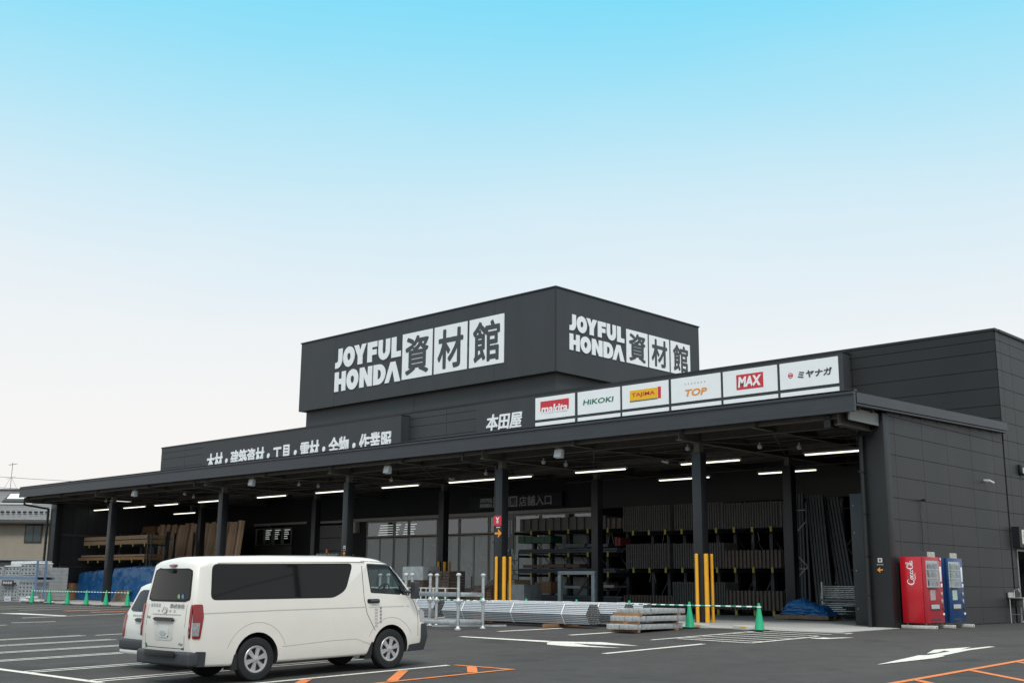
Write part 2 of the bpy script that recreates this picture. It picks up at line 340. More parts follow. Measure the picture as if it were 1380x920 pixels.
road_poly(m, [(-46.8, 22.3), (-46.3, 23.6), (-45.9, 23.6), (-46.2, 22.3)]); road_poly(m, [(-44.5, 22.3), (-44.2, 23.9), (-43.9, 23.9), (-44.1, 22.3)])
struct(m.build('road_marking', porange))

# ------------------------------------------------------------------ the store building
X0, X1 = -68.5, -15.0                  # canopy ends
YF, YW, YS, YT, XS = 29.42, 40.6, 40.0, 43.5, -15.2
B = thing('store_building', 'long dark charcoal warehouse store with a deep canopy, roof tower and side wall', 'store building', (-42, 35, 0))
# upper wall with panel joints: separate cladding panels a centimetre apart on a dark backing
def panels_y(mb, xs, zs, Y, t=.04, gap=.012):
    for a, b in zip(xs[:-1], xs[1:]):
        for c, d in zip(zs[:-1], zs[1:]): mb.box(a + gap, b - gap, Y - t, Y, c + gap, d - gap)
def panels_x(mb, ys, zs, X, t=.04, gap=.007):
    for a, b in zip(ys[:-1], ys[1:]):
        for c, d in zip(zs[:-1], zs[1:]): mb.box(X, X + t, a + gap, b - gap, c + gap, d - gap)
zs_up = [6.3, 6.95, 7.4, 8.03, 8.67, 9.31, 9.74, 10.06]
m = MB(); panels_y(m, [-72.2, -69.1, -66.0, -60, -54, -46.4, -43.5, -40.75], zs_up, YW); m.build('upper_wall', panel, B)
m = MB(); panels_y(m, [-40.75, -30, -20.7, -15.22], zs_up, YW); m.box(-20.7, -15.2, YW - .04, YW, 10.07, 10.10); m.build('upper_wall', panel2, B)
m = MB(); m.box(-72.2, -15.24, YW, YW + .2, 4.5, 10.06); m.box(-72.2, -72.0, YW + .2, 62, 6, 10.06); m.build('wall_backing', trim, B)
m = MB(); m.box(-72.25, -15.16, YW - .06, YW + .3, 10.06, 10.15); m.box(XS - .02, XS + .06, YW + .3, 68, 10.06, 10.15); m.build('coping', trim, B)
m = MB(); m.box(-72.2, -15.4, YW + .3, 62, 9.7, 9.8); m.build('roof', deckm, B)
# right-hand block, side face
zs_s = [.02, .53, 1.17, 1.79, 2.42, 3.05, 3.67, 4.29, 4.92, 5.54, 6.18, 6.82, 7.4, 8.03, 8.67, 9.31, 9.74, 10.06]
m = MB()
for k, (a, b) in enumerate(zip(zs_s[:-1], zs_s[1:])):
    for c, d in ((40.62, 41.0), (41.0, 41.9), (41.9, 44.5), (44.5, 48), (48, 52), (52, 60), (60, 68)):
        if b <= 2.43 and 40.9 < c < 41.95:
            if c > 41.8: m.box(XS - .04, XS, 42.50, d - .008, a + .008, b - .008)
            continue
        m.box(XS - .04, XS, c + .008, d - .008, a + .008, b - .008)
m.build('side_wall', panel3, B)
m = MB(); m.box(XS - .3, XS - .045, 40.65, 41.0, 0, 10); m.box(XS - .3, XS - .045, 42.45, 68, 0, 10); m.box(XS - .3, XS - .045, 41.0, 42.45, 2.4, 10); m.box(XS - 2, XS - .3, 41.0, 41.05, 0, 2.4); m.box(XS - 2, XS - .3, 42.45, 42.5, 0, 2.4); m.box(XS - 2.05, XS - 2, 40.95, 42.55, 0, 2.4); m.build('wall_backing', trim, B)
m = MB(); m.box(XS - .02, XS + .03, 40.97, 41.03, .02, 2.44); m.box(XS - .02, XS + .03, 42.43, 42.49, .02, 2.44); m.box(XS - .02, XS + .03, 41.03, 42.43, 2.38, 2.44); m.build('door_frame', greyfr, B)
# canopy side wall
ys_s = [31.85, 32.21, 34.08, 35.87, 37.75, 39.64, 40.5]
m = MB(); panels_x(m, ys_s, [.02, .53, 1.17, 1.79, 2.42, 3.05, 3.67, 4.29, 4.92, 5.54, 6.05], XS - .04)
for a, b in zip(ys_s[:-1], ys_s[1:]): m.box(XS - .04, XS, a + .008, b - .008, 6.06, 6.12 + .031 * (a - 30))
m.build('side_wall', panel3, B)
m = MB(); m.box(XS - .3, XS - .045, 31.85, 40.5, 0, 6.15); m.build('wall_backing', trim, B)
for bb in ((-15.95, XS + .02, 31.47, 31.85, 0, 6.1), (-68.55, -67.8, 31.47, 31.85, 0, 5.7)): MB().box(*bb).build('end_pillar', trim, B, bevel=.01)
# inner faces of the two end walls: corrugated sheet
m = MB()
def corrug(mb, X, ya, yb, za, zb, s, pitch=.9):
    y = ya
    while y < yb - .1:
        mb.box(min(X, X + s * .05), max(X, X + s * .05), y, y + pitch * .52, za, zb); y += pitch
corrug(m, -68.28, 31.9, 40.5, 0, 5.7, 1); m.box(-68.5, -68.28, 31.85, 40.6, 0, 5.75)
m.build('end_wall', corr, B)
m = MB(); m.box(-68.23, -68.13, 31.9, 40.5, 3.75, 3.87); m.box(-68.23, -68.13, 31.9, 40.5, 1.9, 1.98); m.build('wall_rail', steel, B)
# fascia with its three folds
m = MB()
m.box(X0, X1, YF, YF + .10, 5.90, 6.03); m.box(X0, X1, YF + .02, YF + .10, 6.035, 6.38); m.box(X0, X1, YF - .02, YF + .12, 6.385, 6.46); m.box(X0, X1 + .02, YF + .03, YF + .16, 6.465, 6.52)
m.build('fascia', fasc, B)
m = MB(); m.box(X0 + .01, X1 - .01, YF + .03, YF + .13, 5.93, 6.5); m.build('fascia_backing', trim, B)
def slope_box(mb, xa, xb, ya, yb, za0, za1, zb0, zb1):
    mb.add([(xa, ya, za0), (xb, ya, za0), (xb, yb, zb0), (xa, yb, zb0), (xa, ya, za1), (xb, ya, za1), (xb, yb, zb1), (xa, yb, zb1)], [(0, 3, 2, 1), (4, 5, 6, 7), (0, 1, 5, 4), (1, 2, 6, 5), (2, 3, 7, 6), (3, 0, 4, 7)])
m = MB(); slope_box(m, X1 - .12, X1, YF + .18, YW - .05, 6.16, 6.45, 6.47, 6.75); slope_box(m, X1 - .16, X1 - .03, YF + .18, YW - .05, 6.09, 6.14, 6.39, 6.45); m.build('side_fascia', fasc, B)
m = MB(); slope_box(m, X0, X0 + .1, YF + .18, YW - .05, 5.92, 6.45, 6.2, 6.75); m.build('side_fascia', fasc, B)
m = MB(); slope_box(m, X0 + .11, X1 - .13, YF + .17, YW - .01, 6.12, 6.20, 6.42, 6.50); m.build('canopy_roof', deckm, B)
m = MB(); y = 30.1
while y < 40.3:
    z = 6.10 + .0268 * (y - 29.6); m.box(X0 + .2, X1 - .2, y, y + .05, z - .09, z - .005); y += .85
m.build('purlins', steel, B)
# steel beams and columns
COLX = [-59.3, -48.45, -38.86, -29.82, -21.07]
def ibeam_y(mb, x, ya, yb, z0, z1, w_=.18):
    mb.box(x - w_ / 2, x + w_ / 2, ya, yb, z0, z0 + .018); mb.box(x - w_ / 2, x + w_ / 2, ya, yb, z1 - .018, z1); mb.box(x - .007, x + .007, ya, yb, z0 + .018, z1 - .018)
def ibeam_x(mb, y, xa, xb, z0, z1, w_=.18):
    mb.box(xa, xb, y - w_ / 2, y + w_ / 2, z0, z0 + .018); mb.box(xa, xb, y - w_ / 2, y + w_ / 2, z1 - .018, z1); mb.box(xa, xb, y - .007, y + .007, z0 + .018, z1 - .018)
for x in [-67.9] + COLX + [-15.6]:
    m = MB(); ibeam_y(m, x, YF + .16, YW - .1, 5.58, 5.98, .2); m.build('beam', steel, B)
for x in [(a + b) / 2 for a, b in zip([-67.9] + COLX, COLX + [-15.6])]:
    m = MB(); ibeam_y(m, x, YF + .16, YW - .1, 5.72, 5.985, .15); m.build('beam', steel, B)
for y in (YF + .35, 30.7, 36.0, 33.3, 38.5):
    xs = [-68.2] + COLX + [-15.5]
    for a, b in zip(xs[:-1], xs[1:]):
        m = MB(); ibeam_x(m, y, a + .11, b - .11, 5.66 if y in (30.7, 36.0) else 5.78, 5.97, .14); m.build('beam', steel, B)
m = MB(); xs = [-67.9] + COLX + [-15.6]
for a, b in zip(xs[:-1], xs[1:]):
    c = (a + b) / 2
    for p, q in (((a, 30.7), (c, 36)), ((c, 30.7), (a, 36)), ((c, 30.7), (b, 36)), ((b, 30.7), (c, 36))): m.tube((p[0], p[1], 5.64), (q[0], q[1], 5.64), .016, 6)
m.build('brace_rods', steel, B)
for i, x in enumerate(COLX):
    for y in (30.5, 36.0):
        c = MB().box(x - .17, x + .17, y, y + .34, 0, 5.28).build('column', colm, B, bevel=.012)
        MB().box(x - .10, x + .10, y + .06, y + .28, 5.28, 5.58).box(x - .14, x + .14, y + .03, y + .31, 5.28, 5.30).build('column_head', steel, c)
    if i in (1, 3, 2):
        m = MB(); m.tube((x - .27, 30.62, 0), (x - .27, 30.62, 5.42), .055, 12)
        if i != 2:
            m.tube((x - .27, 30.62, 5.42), (x - .27 - .9, 29.75, 5.62), .045, 10); m.tube((x - 1.17, 29.75, 5.60), (x - 1.17, 29.75, 5.86), .06, 10)
            for z in (1.2, 2.6, 4.0): m.box(x - .34, x - .17, 30.55, 30.69, z, z + .04)
            m.build('downpipe', trim, B, smooth=True)
m = MB(); m.tube((-15.86, 31.38, 0), (-15.86, 31.38, 5.45), .065, 12); m.tube((-15.86, 31.38, 5.45), (-16.0, 29.8, 5.62), .05, 10); m.box(-16.1, -15.9, 29.7, 29.9, 5.55, 5.9)
for z in (.9, 2.0, 3.2, 4.4): m.box(-15.95, -15.78, 31.3, 31.47, z, z + .04)
m.build('downpipe', trim, B, smooth=True)
m = MB(); m.tube((-68.75, 31.4, .1), (-68.75, 31.4, 5.35), .075, 12); m.tube((-68.75, 31.4, 5.35), (-68.4, 29.75, 5.5), .06, 10); m.tube((-68.4, 29.75, 5.48), (-68.4, 29.75, 5.9), .06, 10)
for z in (1.1, 2.2, 3.3, 4.4): m.tube((-68.75, 31.4, z), (-68.75, 31.4, z + .05), .09, 12)
m.build('downpipe', colm, B, smooth=True)
m = MB(); m.box(-15.36, -15.30, YF + .3, 31.46, 5.72, 6.08); m.build('eave_panel', mat('pale eave panel', (.30, .29, .27), .7, 0, .1, 2), B)
# conduits that carry the lights
m = MB(); m.tube((-68.1, 34, 5.60), (-15.6, 34, 5.60), .02, 6); m.tube((-33.5, 38.5, 5.52), (-15.6, 38.5, 5.52), .015, 6); m.tube((-68.1, 38.5, 5.52), (-60, 38.5, 5.52), .015, 6)
x = -67
while x < -16: m.tube((x, 34, 5.6), (x, 34, 5.72), .01, 5); x += 1.3
m.build('conduit', steel, B)
# back wall under the canopy
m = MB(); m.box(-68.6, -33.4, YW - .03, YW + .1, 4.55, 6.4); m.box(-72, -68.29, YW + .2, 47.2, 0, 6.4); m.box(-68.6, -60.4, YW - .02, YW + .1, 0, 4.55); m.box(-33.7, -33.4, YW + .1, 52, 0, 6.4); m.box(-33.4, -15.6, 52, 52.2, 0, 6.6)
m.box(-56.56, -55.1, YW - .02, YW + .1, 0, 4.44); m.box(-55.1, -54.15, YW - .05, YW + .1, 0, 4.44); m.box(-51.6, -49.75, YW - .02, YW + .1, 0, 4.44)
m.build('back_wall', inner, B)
m = MB(); m.box(-60.4, -55.1, YW - .12, YW - .03, 4.45, 4.58); m.box(-54.1, -51.6, YW - .12, YW - .03, 4.42, 4.55); m.box(-51.6, -33.5, YW - .14, YW - .04, 4.42, 4.58); m.box(-49.9, -33.5, YW + .1, YW + .3, 4.34, 4.44); m.build('wall_header', greyfr, B)
m = MB(); m.box(-56.5, -56.42, YW - .05, YW, 0, 4.3); m.box(-68, -15.7, 51.9, 51.95, 2.6, 2.7); m.build('wall_trim', trim, B)
# store interior behind the glass
m = MB(); m.box(-68.1, -33.7, 47, 47.2, 0, 6); m.box(-68.1, -33.7, YW + .4, 47, 5.2, 5.3); m.build('interior_wall', mat('interior wall', (.20, .205, .20), .8), B)
m = MB()
for xa, xb in ((-61.0, -60.4), (-60.1, -59.5), (-59.1, -58.5), (-50.0, -48.3), (-47.9, -47.0)):
    for k in range(5): MB().box(xa, xb - .1 * (k % 2), 41.6 + k * .04, 41.63 + k * .04, 3.72 + k * .13, 3.755 + k * .13).build('interior_light', mat('interior tubes', (1, .99, .93), .5, emit=.75), B)
for x in (-49, -46, -43.3, -38, -35.5): MB().box(x, x + .9, 43.6, 44.3, 0, random.uniform(1.3, 2.2)).build('interior_shelf', mat('interior shelf', (.10, .08, .06), .8, 0, .5, 4), B)
def glazed(xa, xb, z0, z1, door=False, name='window', gm=glassT):
    f = MB(); t = .06
    f.box(xa, xa + t, YW - .06, YW + .02, z0, z1); f.box(xb - t, xb, YW - .06, YW + .02, z0, z1); f.box(xa + t, xb - t, YW - .06, YW + .02, z1 - t, z1); f.box(xa + t, xb - t, YW - .06, YW + .02, z0, z0 + t)
    if door: c = (xa + xb) / 2; f.box(c - .05, c + .05, YW - .055, YW + .015, z0 + t, z1 - t); f.box(c - .09, c - .07, YW - .12, YW - .06, .9, 1.5)
    fr = f.build(name, greyfr, B)
    MB().box(xa + t - .01, xb - t + .01, YW - .03, YW - .018, z0 + t - .01, z1 - t + .01).build('pane', gm, fr)
MX = [-49.72, -47.42, -46.25, -44.0, -42.4, -40.3, -38.6, -36.9, -35.2, -33.7]
for i, (a, b) in enumerate(zip(MX[:-1], MX[1:])):
    glazed(a + .02, b - .02, 3.55, 4.38); glazed(a + .02, b - .02, .04, 3.5, door=i in (0, 2, 4), name='entrance_door' if i in (0, 2, 4) else 'window', gm=frost)
for a in (-60.3, -59.4, -58.45, -57.5): glazed(a, a + .85, 3.3, 4.3); 
m = MB(); m.box(-60.35, -56.6, YW - .03, YW + .02, 0, 3.25); m.build('sliding_door', mat('dull grey door', (.075, .078, .075), .6, 0, .1, 1), B)
m = MB()
for k in range(6): m.box(-54.07, -51.68, YW - .05 + .006 * (k % 2), YW - .01, .02 + .72 * k, .70 + .72 * k)
m.build('shutter', mat('grey shutter', (.12, .125, .125), .5, 0, .1, 1), B)
# roof tower
TX0, TX1, TZ0, TZ1 = -60.6, -38.54, 11.85, 16.28
m = MB(); m.box(TX0, TX1, YT, 56.4, TZ0, TZ1); m.build('roof_tower', panel, B)
m = MB(); m.box(TX0 - .05, TX1 + .05, YT - .05, YT + .1, TZ1, TZ1 + .07); m.box(TX1 - .1, TX1 + .05, YT + .1, 56.45, TZ1, TZ1 + .07); m.box(TX1 - .03, TX1 + .03, YT - .03, YT + .03, TZ0, TZ1 - .001); m.box(TX0 - .05, TX0 + .1, YT + .1, 56.45, TZ1, TZ1 + .07); m.build('tower_trim', trim, B)
m = MB(); m.box(TX0 + .3, TX1 - .35, YT + .4, 56, 9.6, TZ0 - .002); m.box(-49.9, -49.88, YT + .385, YT + .4, 9.6, TZ0 - .05); m.build('tower_base', panel, B)
rx = -58
while rx < -33:
    MB().box(rx, rx + random.uniform(.6, 2.4), 40.95, 41.2, 10.15, 10.15 + random.choice((.03, .05, .09))).build('flashing_glint', mat('flashing glint', (.22, .20, .16), .6, 0, .4, 3), B); rx += random.uniform(2.2, 4)  # reflections in the cap flashing, put into colour as short pale strips
for xx in (-57, -50, -43): MB().box(xx, xx + .015, YT - .004, YT, TZ0 + .02, TZ1 - .02).build('tower_joint', trim, B)

# ------------------------------------------------------------------ signs
F = FY(YT - .005)
t = thing('tower_sign', 'white two-line wordmark with three boxed characters on the long front face of the roof tower', 'sign', (-50, YT, 14))
m = MB(); wordmark(m, F, -56.92, -50.70, 12.72, 15.42, 0, .04); m.build('wordmark', whitel, t)
m = MB(); boxes3(m, F, [(-50.55, -47.95), (-47.78, -45.09), (-44.91, -42.24)], 12.75, 15.46, .03); m.build('character_boxes', [white, charc], t)
F = FXg(TX1 + .005)
t = thing('tower_sign', 'same white wordmark and boxed characters, smaller, on the right side face of the roof tower', 'sign', (TX1, 50, 14))
m = MB(); wordmark(m, F, 44.56, 49.16, 13.12, 15.05, 0, .04); m.build('wordmark', whitel, t)
m = MB(); boxes3(m, F, [(49.36, 51.29), (51.43, 53.34), (53.49, 55.41)], 13.14, 15.03, .03); m.build('character_boxes', [white, charc], t)
# department sign
t = thing('department_sign', 'long charcoal signboard with white characters, half hidden by the canopy edge on the left', 'sign', (-56, YS, 8))
MB().box(-65.99, -46.45, YS, YW - .045, 7.3, 9.9).build('board', panel, t)
MB().box(-66.0, -46.44, YS - .01, YW - .045, 9.9, 9.95).build('board_edge', trim, t)
m = MB(); text(m, '木材・建築資材・工具・電材・金物・作業服', FY(YS - .003), -65.35, -47.2, 8.0, 9.16, 0, .05, .020); m.build('lettering', whitel, t)
# supplier sign row
t = thing('supplier_signboard', 'long charcoal signboard carrying six white supplier panels above the right half of the canopy', 'sign', (-31, YS, 8))
MB().box(-40.75, -20.77, YS, YW - .045, 7.3, 9.92).build('board', panel, t)
MB().box(-40.77, -20.75, YS - .01, YW - .045, 9.92, 9.97).build('board_edge', trim, t)
m = MB(); text(m, '本田屋', FY(YS - .003), -39.95, -37.6, 8.52, 9.28, 0, .04, .028, shear=.15); m.build('lettering', whitel, t)
m = MB(); m.box(-37.45, -37.25, YS - .03, YS - .003, 8.30, 8.45); m.build('red_seal', mat('red lettering', (.60, .03, .05), .5), t)
redl, greenl, orl, ylw = MATS['red lettering'], mat('green lettering', (.02, .16, .10), .5), mat('orange lettering', (.80, .30, .03), .5), mat('yellow logo', (.85, .48, .01), .5)
PAN = [(-36.71, -34.25), (-34.07, -31.59), (-31.47, -28.94), (-28.80, -26.29), (-26.17, -23.62), (-23.50, -20.96)]
for i, (a, b) in enumerate(PAN):
    p = MB().box(a, b, YS - .025, YS - .003, 8.75, 9.80).box(a, b, YS - .025, YS - .003, 7.9, 8.62).build('supplier_panel', white, t)
    G = FY(YS - .027); m = MB()
    if i == 0:
        m.prism([(-36.38, 9.12), (-36.05, 9.12), (-36.0, 9.3), (-34.60, 9.3), (-34.60, 9.60), (-36.38, 9.60)], G, 0, .006, 1)
        m.prism([(-36.3, 9.1), (-34.62, 9.1), (-34.6, 9.31), (-36.38, 9.31)], G, 0, .005, 1)
        text(m, 'makita', G, -36.30, -34.66, 9.02, 9.42, .006, .012, .03, .15, mi=0)
        m.build('logo', [white, redl], p)
    elif i == 1: text(m, 'HiKOKI', G, -33.72, -31.97, 9.17, 9.41, 0, .008, .02, .2); m.build('logo', greenl, p)
    elif i == 2:
        m.prism([(-31.04, 9.08), (-29.52, 9.08), (-29.52, 9.54), (-31.04, 9.54)], G, 0, .005, 0); m.prism([(-29.50, 9.05), (-29.34, 9.05), (-29.34, 9.56), (-29.50, 9.56)], G, 0, .005, 1); m.prism([(-31.04, 9.03), (-29.52, 9.03), (-29.52, 9.068), (-31.04, 9.068)], G, 0, .005, 2)
        text(m, 'TAJIMA', G, -30.93, -29.66, 9.2, 9.42, .005, .01, .02, mi=1); m.build('logo', [ylw, redl, charc], p)
    elif i == 3:
        text(m, 'TOP', G, -28.10, -26.98, 8.97, 9.27, 0, .008, .03, .3, mi=0)
        for k in range(7): m.prism([(-28.1 + k * .165, 9.48), (-28.02 + k * .165, 9.48), (-28.04 + k * .165, 9.54), (-28.08 + k * .165, 9.55)], G, 0, .004, 1)
        m.build('logo', [orl, mat('faint lettering', (.55, .52, .5), .6)], p)
    elif i == 4:
        m.prism([(-25.52, 8.97), (-24.26, 8.97), (-24.26, 9.59), (-25.52, 9.59)], G, 0, .005, 0); text(m, 'MAX', G, -25.42, -24.36, 9.06, 9.50, .005, .01, .045, .1, mi=1); m.build('logo', [redl, white], p)
    else:
        for poly in ring(.5, .5, .36, .36): m.prism([(-23.13 + .22 * x, 9.17 + .22 * y) for x, y in poly], G, 0, .005, 0)
        m.prism([(-23.09, 9.24), (-22.95, 9.24), (-22.95, 9.31), (-23.09, 9.31)], G, 0, .005, 0); m.build('emblem', [redl, charc], p); m = MB()
        text(m, 'ミヤナガ', G, -22.68, -21.24, 9.13, 9.40, 0, .008, .035, .12, mi=1); m.build('logo', [redl, charc], p)
# entrance sign under the canopy
t = thing('entrance_sign', 'dim charcoal entrance signboard with grey characters above the doors under the canopy', 'sign', (-38, 40.4, 5))
MB().box(-41.5, -35.37, 40.36, YW - .035, 4.70, 5.36).build('board', panel2, t)
gl = mat('dim lettering', (.40, .40, .42), .5); G = FY(40.355)
m = MB(); wordmark(m, G, -40.74, -39.88, 4.80, 5.24, 0, .01); m.build('wordmark', gl, t)
m = MB(); boxes3(m, G, [(-39.82, -39.32), (-39.28, -38.76), (-38.71, -38.21)], 4.78, 5.27, .008); m.build('character_boxes', [gl, charc], t)
m = MB(); text(m, '店舗入口', G, -38.08, -36.02, 4.78, 5.24, 0, .01, .012); m.build('lettering', gl, t)
# small pictogram signs on the columns
def colsign(lbl, loc, arrow, redsq=False):
    t = thing('direction_sign', lbl, 'sign', loc); x, y, z = loc; G = FY(y); m = MB(); s = .24 if redsq else .085
    if redsq: m.prism([(x - s, z + .1), (x + s - .08, z + .1), (x + s - .08, z + .46), (x - s, z + .46)], G, 0, .006); m.build('pictogram_plate', redl, t); m = MB(); text(m, 'Y', G, x - .13, x + .05, z + .18, z + .4, .006, .01, .03); text(m, '=', G, x - .1, x + .02, z + .2, z + .28, .006, .01, .02); m.build('pictogram', whitel, t)
    else:
        m.prism([(x - s * .8, z + .1), (x + s * .8, z + .1), (x + s * .8, z + .22), (x - s * .8, z + .22)], G, 0, .006); m.build('pictogram_plate', mat('cream plate', (.55, .54, .50), .5), t)
        m = MB(); m.prism([(x - .03, z + .13), (x + .03, z + .13), (x + .03, z + .19), (x - .03, z + .19)], G, .006, .009); m.build('pictogram', charc, t)
    m = MB()
    for k in range(4): m.prism([(x - .10 + k * .052, z + .02), (x - .062 + k * .052, z + .02), (x - .062 + k * .052, z + .055), (x - .10 + k * .052, z + .055)], G, 0, .006)
    m.build('caption', marks if not redsq else whitel, t)
    A = {'L': [(-.15, 0), (0, .13), (0, .07), (-.03, .03), (.13, .03), (.13, -.03), (-.03, -.03), (0, -.07), (0, -.13)]}['L']
    rot = {'L': 0, 'R': 180, 'U': -90}[arrow]; c, s_ = math.cos(R(rot)), math.sin(R(rot)); k = 1.25 if redsq else .6
    m = MB(); m.prism([(x - .01 + k * (a * c - b * s_), z - (.18 if redsq else .11) + k * (a * s_ + b * c)) for a, b in A], G, 0, .006); m.build('arrow', orange, t)
colsign('small white pictogram over an orange left arrow on the pillar beside the red vending machine', (-15.50, 31.46, 1.72), 'L')
colsign('red square pictogram over an orange arrow pointing right on the column beside the glass doors', (-29.82, 30.495, 3.12), 'R', True)
colsign('small white pictogram over an orange arrow pointing up on the column above the white van', (-38.80, 30.495, 2.42), 'U')
# toilet sign
t = thing('toilet_sign', 'white sign with a blue figure and a red figure over the side doorway', 'sign', (XS, 42, 2.9))
MB().box(XS, XS + .25, 40.72, 42.4, 2.50, 3.2).build('box', trim, t)
MB().box(XS + .25, XS + .27, 40.92, 42.3, 2.62, 3.1).build('face', mat('lit sign face', (.70, .68, .60), .5), t)
for yc, mm in ((41.08, mat('blue figure', (.03, .18, .42), .5)), (41.28, redl)):
    m = MB(); G = FX(XS + .272); m.prism(arc(yc, 3.0, .035, .04, 0, 360, 10)[:-1], G, 0, .005); m.prism([(yc - .055, 2.93), (yc + .055, 2.93), (yc + (.075 if mm == redl else .04), 2.80), (yc - (.075 if mm == redl else .04), 2.80)], G, 0, .005)
    m.prism([(yc - .035, 2.80), (yc - .008, 2.80), (yc - .008, 2.68), (yc - .03, 2.68)], G, 0, .005); m.prism([(yc + .035, 2.80), (yc + .008, 2.80), (yc + .008, 2.68), (yc + .03, 2.68)], G, 0, .005); m.build('pictogram', mm, t)

# ------------------------------------------------------------------ lights and cameras under the canopy
ORD = ['first', 'second', 'third', 'fourth', 'fifth', 'sixth', 'seventh', 'eighth', 'ninth', 'tenth', 'eleventh', 'twelfth', 'thirteenth', 'fourteenth', 'fifteenth', 'sixteenth', 'seventeenth', 'eighteenth', 'nineteenth', 'twentieth']
def strip(): 
    t = thing('strip_light', 'x', 'strip light', (0, 0, 0), group='strip lights hung under the canopy')
    m = MB(); m.add([(-1.25, -.05, .10), (1.25, -.05, .10), (1.25, .05, .10), (-1.25, .05, .10), (-1.25, -.13, .02), (1.25, -.13, .02), (1.25, .13, .02), (-1.25, .13, .02)], [(0, 3, 2, 1), (4, 5, 6, 7), (0, 1, 5, 4), (1, 2, 6, 5), (2, 3, 7, 6), (3, 0, 4, 7)]); m.build('housing', lampb, t)
    MB().box(-1.2, 1.2, -.045, .045, -.02, .018).build('tube', tubem, t)
    for x in (-.9, .9): MB().tube((x, 0, .10), (x, 0, .24), .02, 6).build('hanger', steel, t)
    return t
SL = strip(); fr = [-66.9, -63.2, -59.6, -54.95, -49.35, -44.4, -39.45, -35.0, -32.65, -27.87, -22.9, -17.95]
for i, x in enumerate(fr):
    o = SL if i == 0 else dup(SL, (x, 34, 5.36)); o.location = (x, 34, 5.36)
    o['label'] = ORD[i] + ' strip light from the left in the front row hung under the canopy' if i < 11 else 'rightmost strip light in the front row, beside the right end pillar under the canopy'
dup(SL, (-65.2, 38.5, 5.3), label='short strip light hung deeper in the canopy above the leaning timber boards')
dup(SL, (-27.2, 38.5, 5.34), label='strip light of the rear row above the left part of the wire mesh racks')
dup(SL, (-22.5, 38.5, 5.34), label='strip light of the rear row above the right part of the wire mesh racks')
FL = thing('floodlight', 'white square floodlight under the canopy edge above the left timber rack', 'floodlight', (-55.88, 30.0, 5.55), group='floodlights under the canopy edge')
MB().box(-.15, .15, -.02, .04, .20, .25).box(-.02, .02, 0, .03, .25, .40).build('bracket', greyfr, FL, local=True)
m = MB(); m.add([(-.16, -.10, -.10), (.16, -.10, -.10), (.16, .10, -.14), (-.16, .10, -.14), (-.16, -.04, .18), (.16, -.04, .18), (.16, .12, .16), (-.16, .12, .16)], [(0, 3, 2, 1), (4, 5, 6, 7), (0, 1, 5, 4), (1, 2, 6, 5), (2, 3, 7, 6), (3, 0, 4, 7)]); m.build('head', lens, FL, local=True, bevel=.015)
for x, l in ((-45.17, 'white square floodlight under the canopy edge below the left signboard'), (-35.61, 'white square floodlight under the canopy edge below the right end of the left signboard'), (-26.44, 'white square floodlight under the canopy edge below the yellow supplier panel')): dup(FL, (x, 30.0, 5.55), label=l)
SE = thing('ceiling_sensor', 'round white ceiling sensor', 'sensor', (-38.4, 32.6, 5.5), group='small round sensors under the canopy')
m = MB(); m.lathe([(0.001, -.08), (.07, -.06), (.08, .04), (.03, .05), (.03, .14), (0.001, .14)], n=14); m.build('body', lampb, SE, smooth=True, local=True)
SPL = [(-28.6, 31.6, 5.55), (-28.2, 32.4, 5.5), (-22.0, 31.4, 5.55), (-19.7, 32.1, 5.5), (-18.8, 33.0, 5.5), (-44.0, 31.8, 5.55), (-43.6, 32.6, 5.5), (-53.6, 31.6, 5.55), (-54.4, 32.6, 5.5), (-62.0, 31.6, 5.55), (-33.0, 33.0, 5.5)]
SE['label'] = 'small round sensor under the canopy between the third and fourth floodlights, the left one'
NML = ['under the right half of the canopy, left of the guarded column', 'under the canopy just behind the one left of the guarded column', 'nearest the guarded column under the canopy', 'right of the guarded column under the canopy', 'nearest the right end pillar under the canopy', 'right of the second floodlight under the canopy', 'just behind the one right of the second floodlight', 'right of the leftmost floodlight under the canopy', 'just behind the one right of the leftmost floodlight', 'leftmost of all, under the canopy above the timber rack', 'under the canopy behind the column with the red sign']
for p, l in zip(SPL, NML): dup(SE, p, label='small white sensor ' + l)
def camera(loc, rz, lbl):
    t = thing('security_camera', lbl, 'security camera', loc, rz)
    m = MB(); m.tube((0, 0, 0), (0, -.08, 0), .05, 10); m.tube((0, -.08, 0), (0, -.16, -.04), .018, 6); m.build('mount', lampb, t, smooth=True, local=True)
    m = MB(); m.tube((-.12, -.18, .0), (.16, -.24, -.07), .045, 12); m.build('camera_body', mat('white camera body', (.6, .6, .6), .4), t, smooth=True, local=True)
camera((XS, 38.65, 4.62), R(90), 'white tube camera on the grey side wall right of the vending machines')
camera((-35.9, 34, 5.52), 0, 'white camera hung from the light conduit above the glass entrance doors')
camera((-24.7, 34, 5.52), 0, 'white camera hung from the light conduit near the wire mesh racks')
camera((-66.0, 34, 5.52), 0, 'white camera hung from the light conduit at the far left end')
t = thing('wall_lamp', 'black bulkhead lamp high on the right end wall beside the building corner', 'wall lamp', (XS, 42.7, 5.2))
m = MB(); m.box(XS, XS + .14, 41.75, 42.2, 5.05, 5.42); m.build('housing', trim, t, bevel=.05, seg=3); MB().box(XS + .14, XS + .15, 41.8, 42.15, 5.1, 5.3).build('lens', lampclr, t)
t = thing('wall_spigot', 'small black fitting with a dangling cable on the side wall above the vending machines', 'cable outlet', (XS, 33.6, 3.7))
MB().tube((XS, 33.65, 3.68), (XS + .12, 33.65, 3.70), .02, 8).box(XS + .08, XS + .2, 33.6, 33.7, 3.66, 3.72).build('fitting', trim, t)
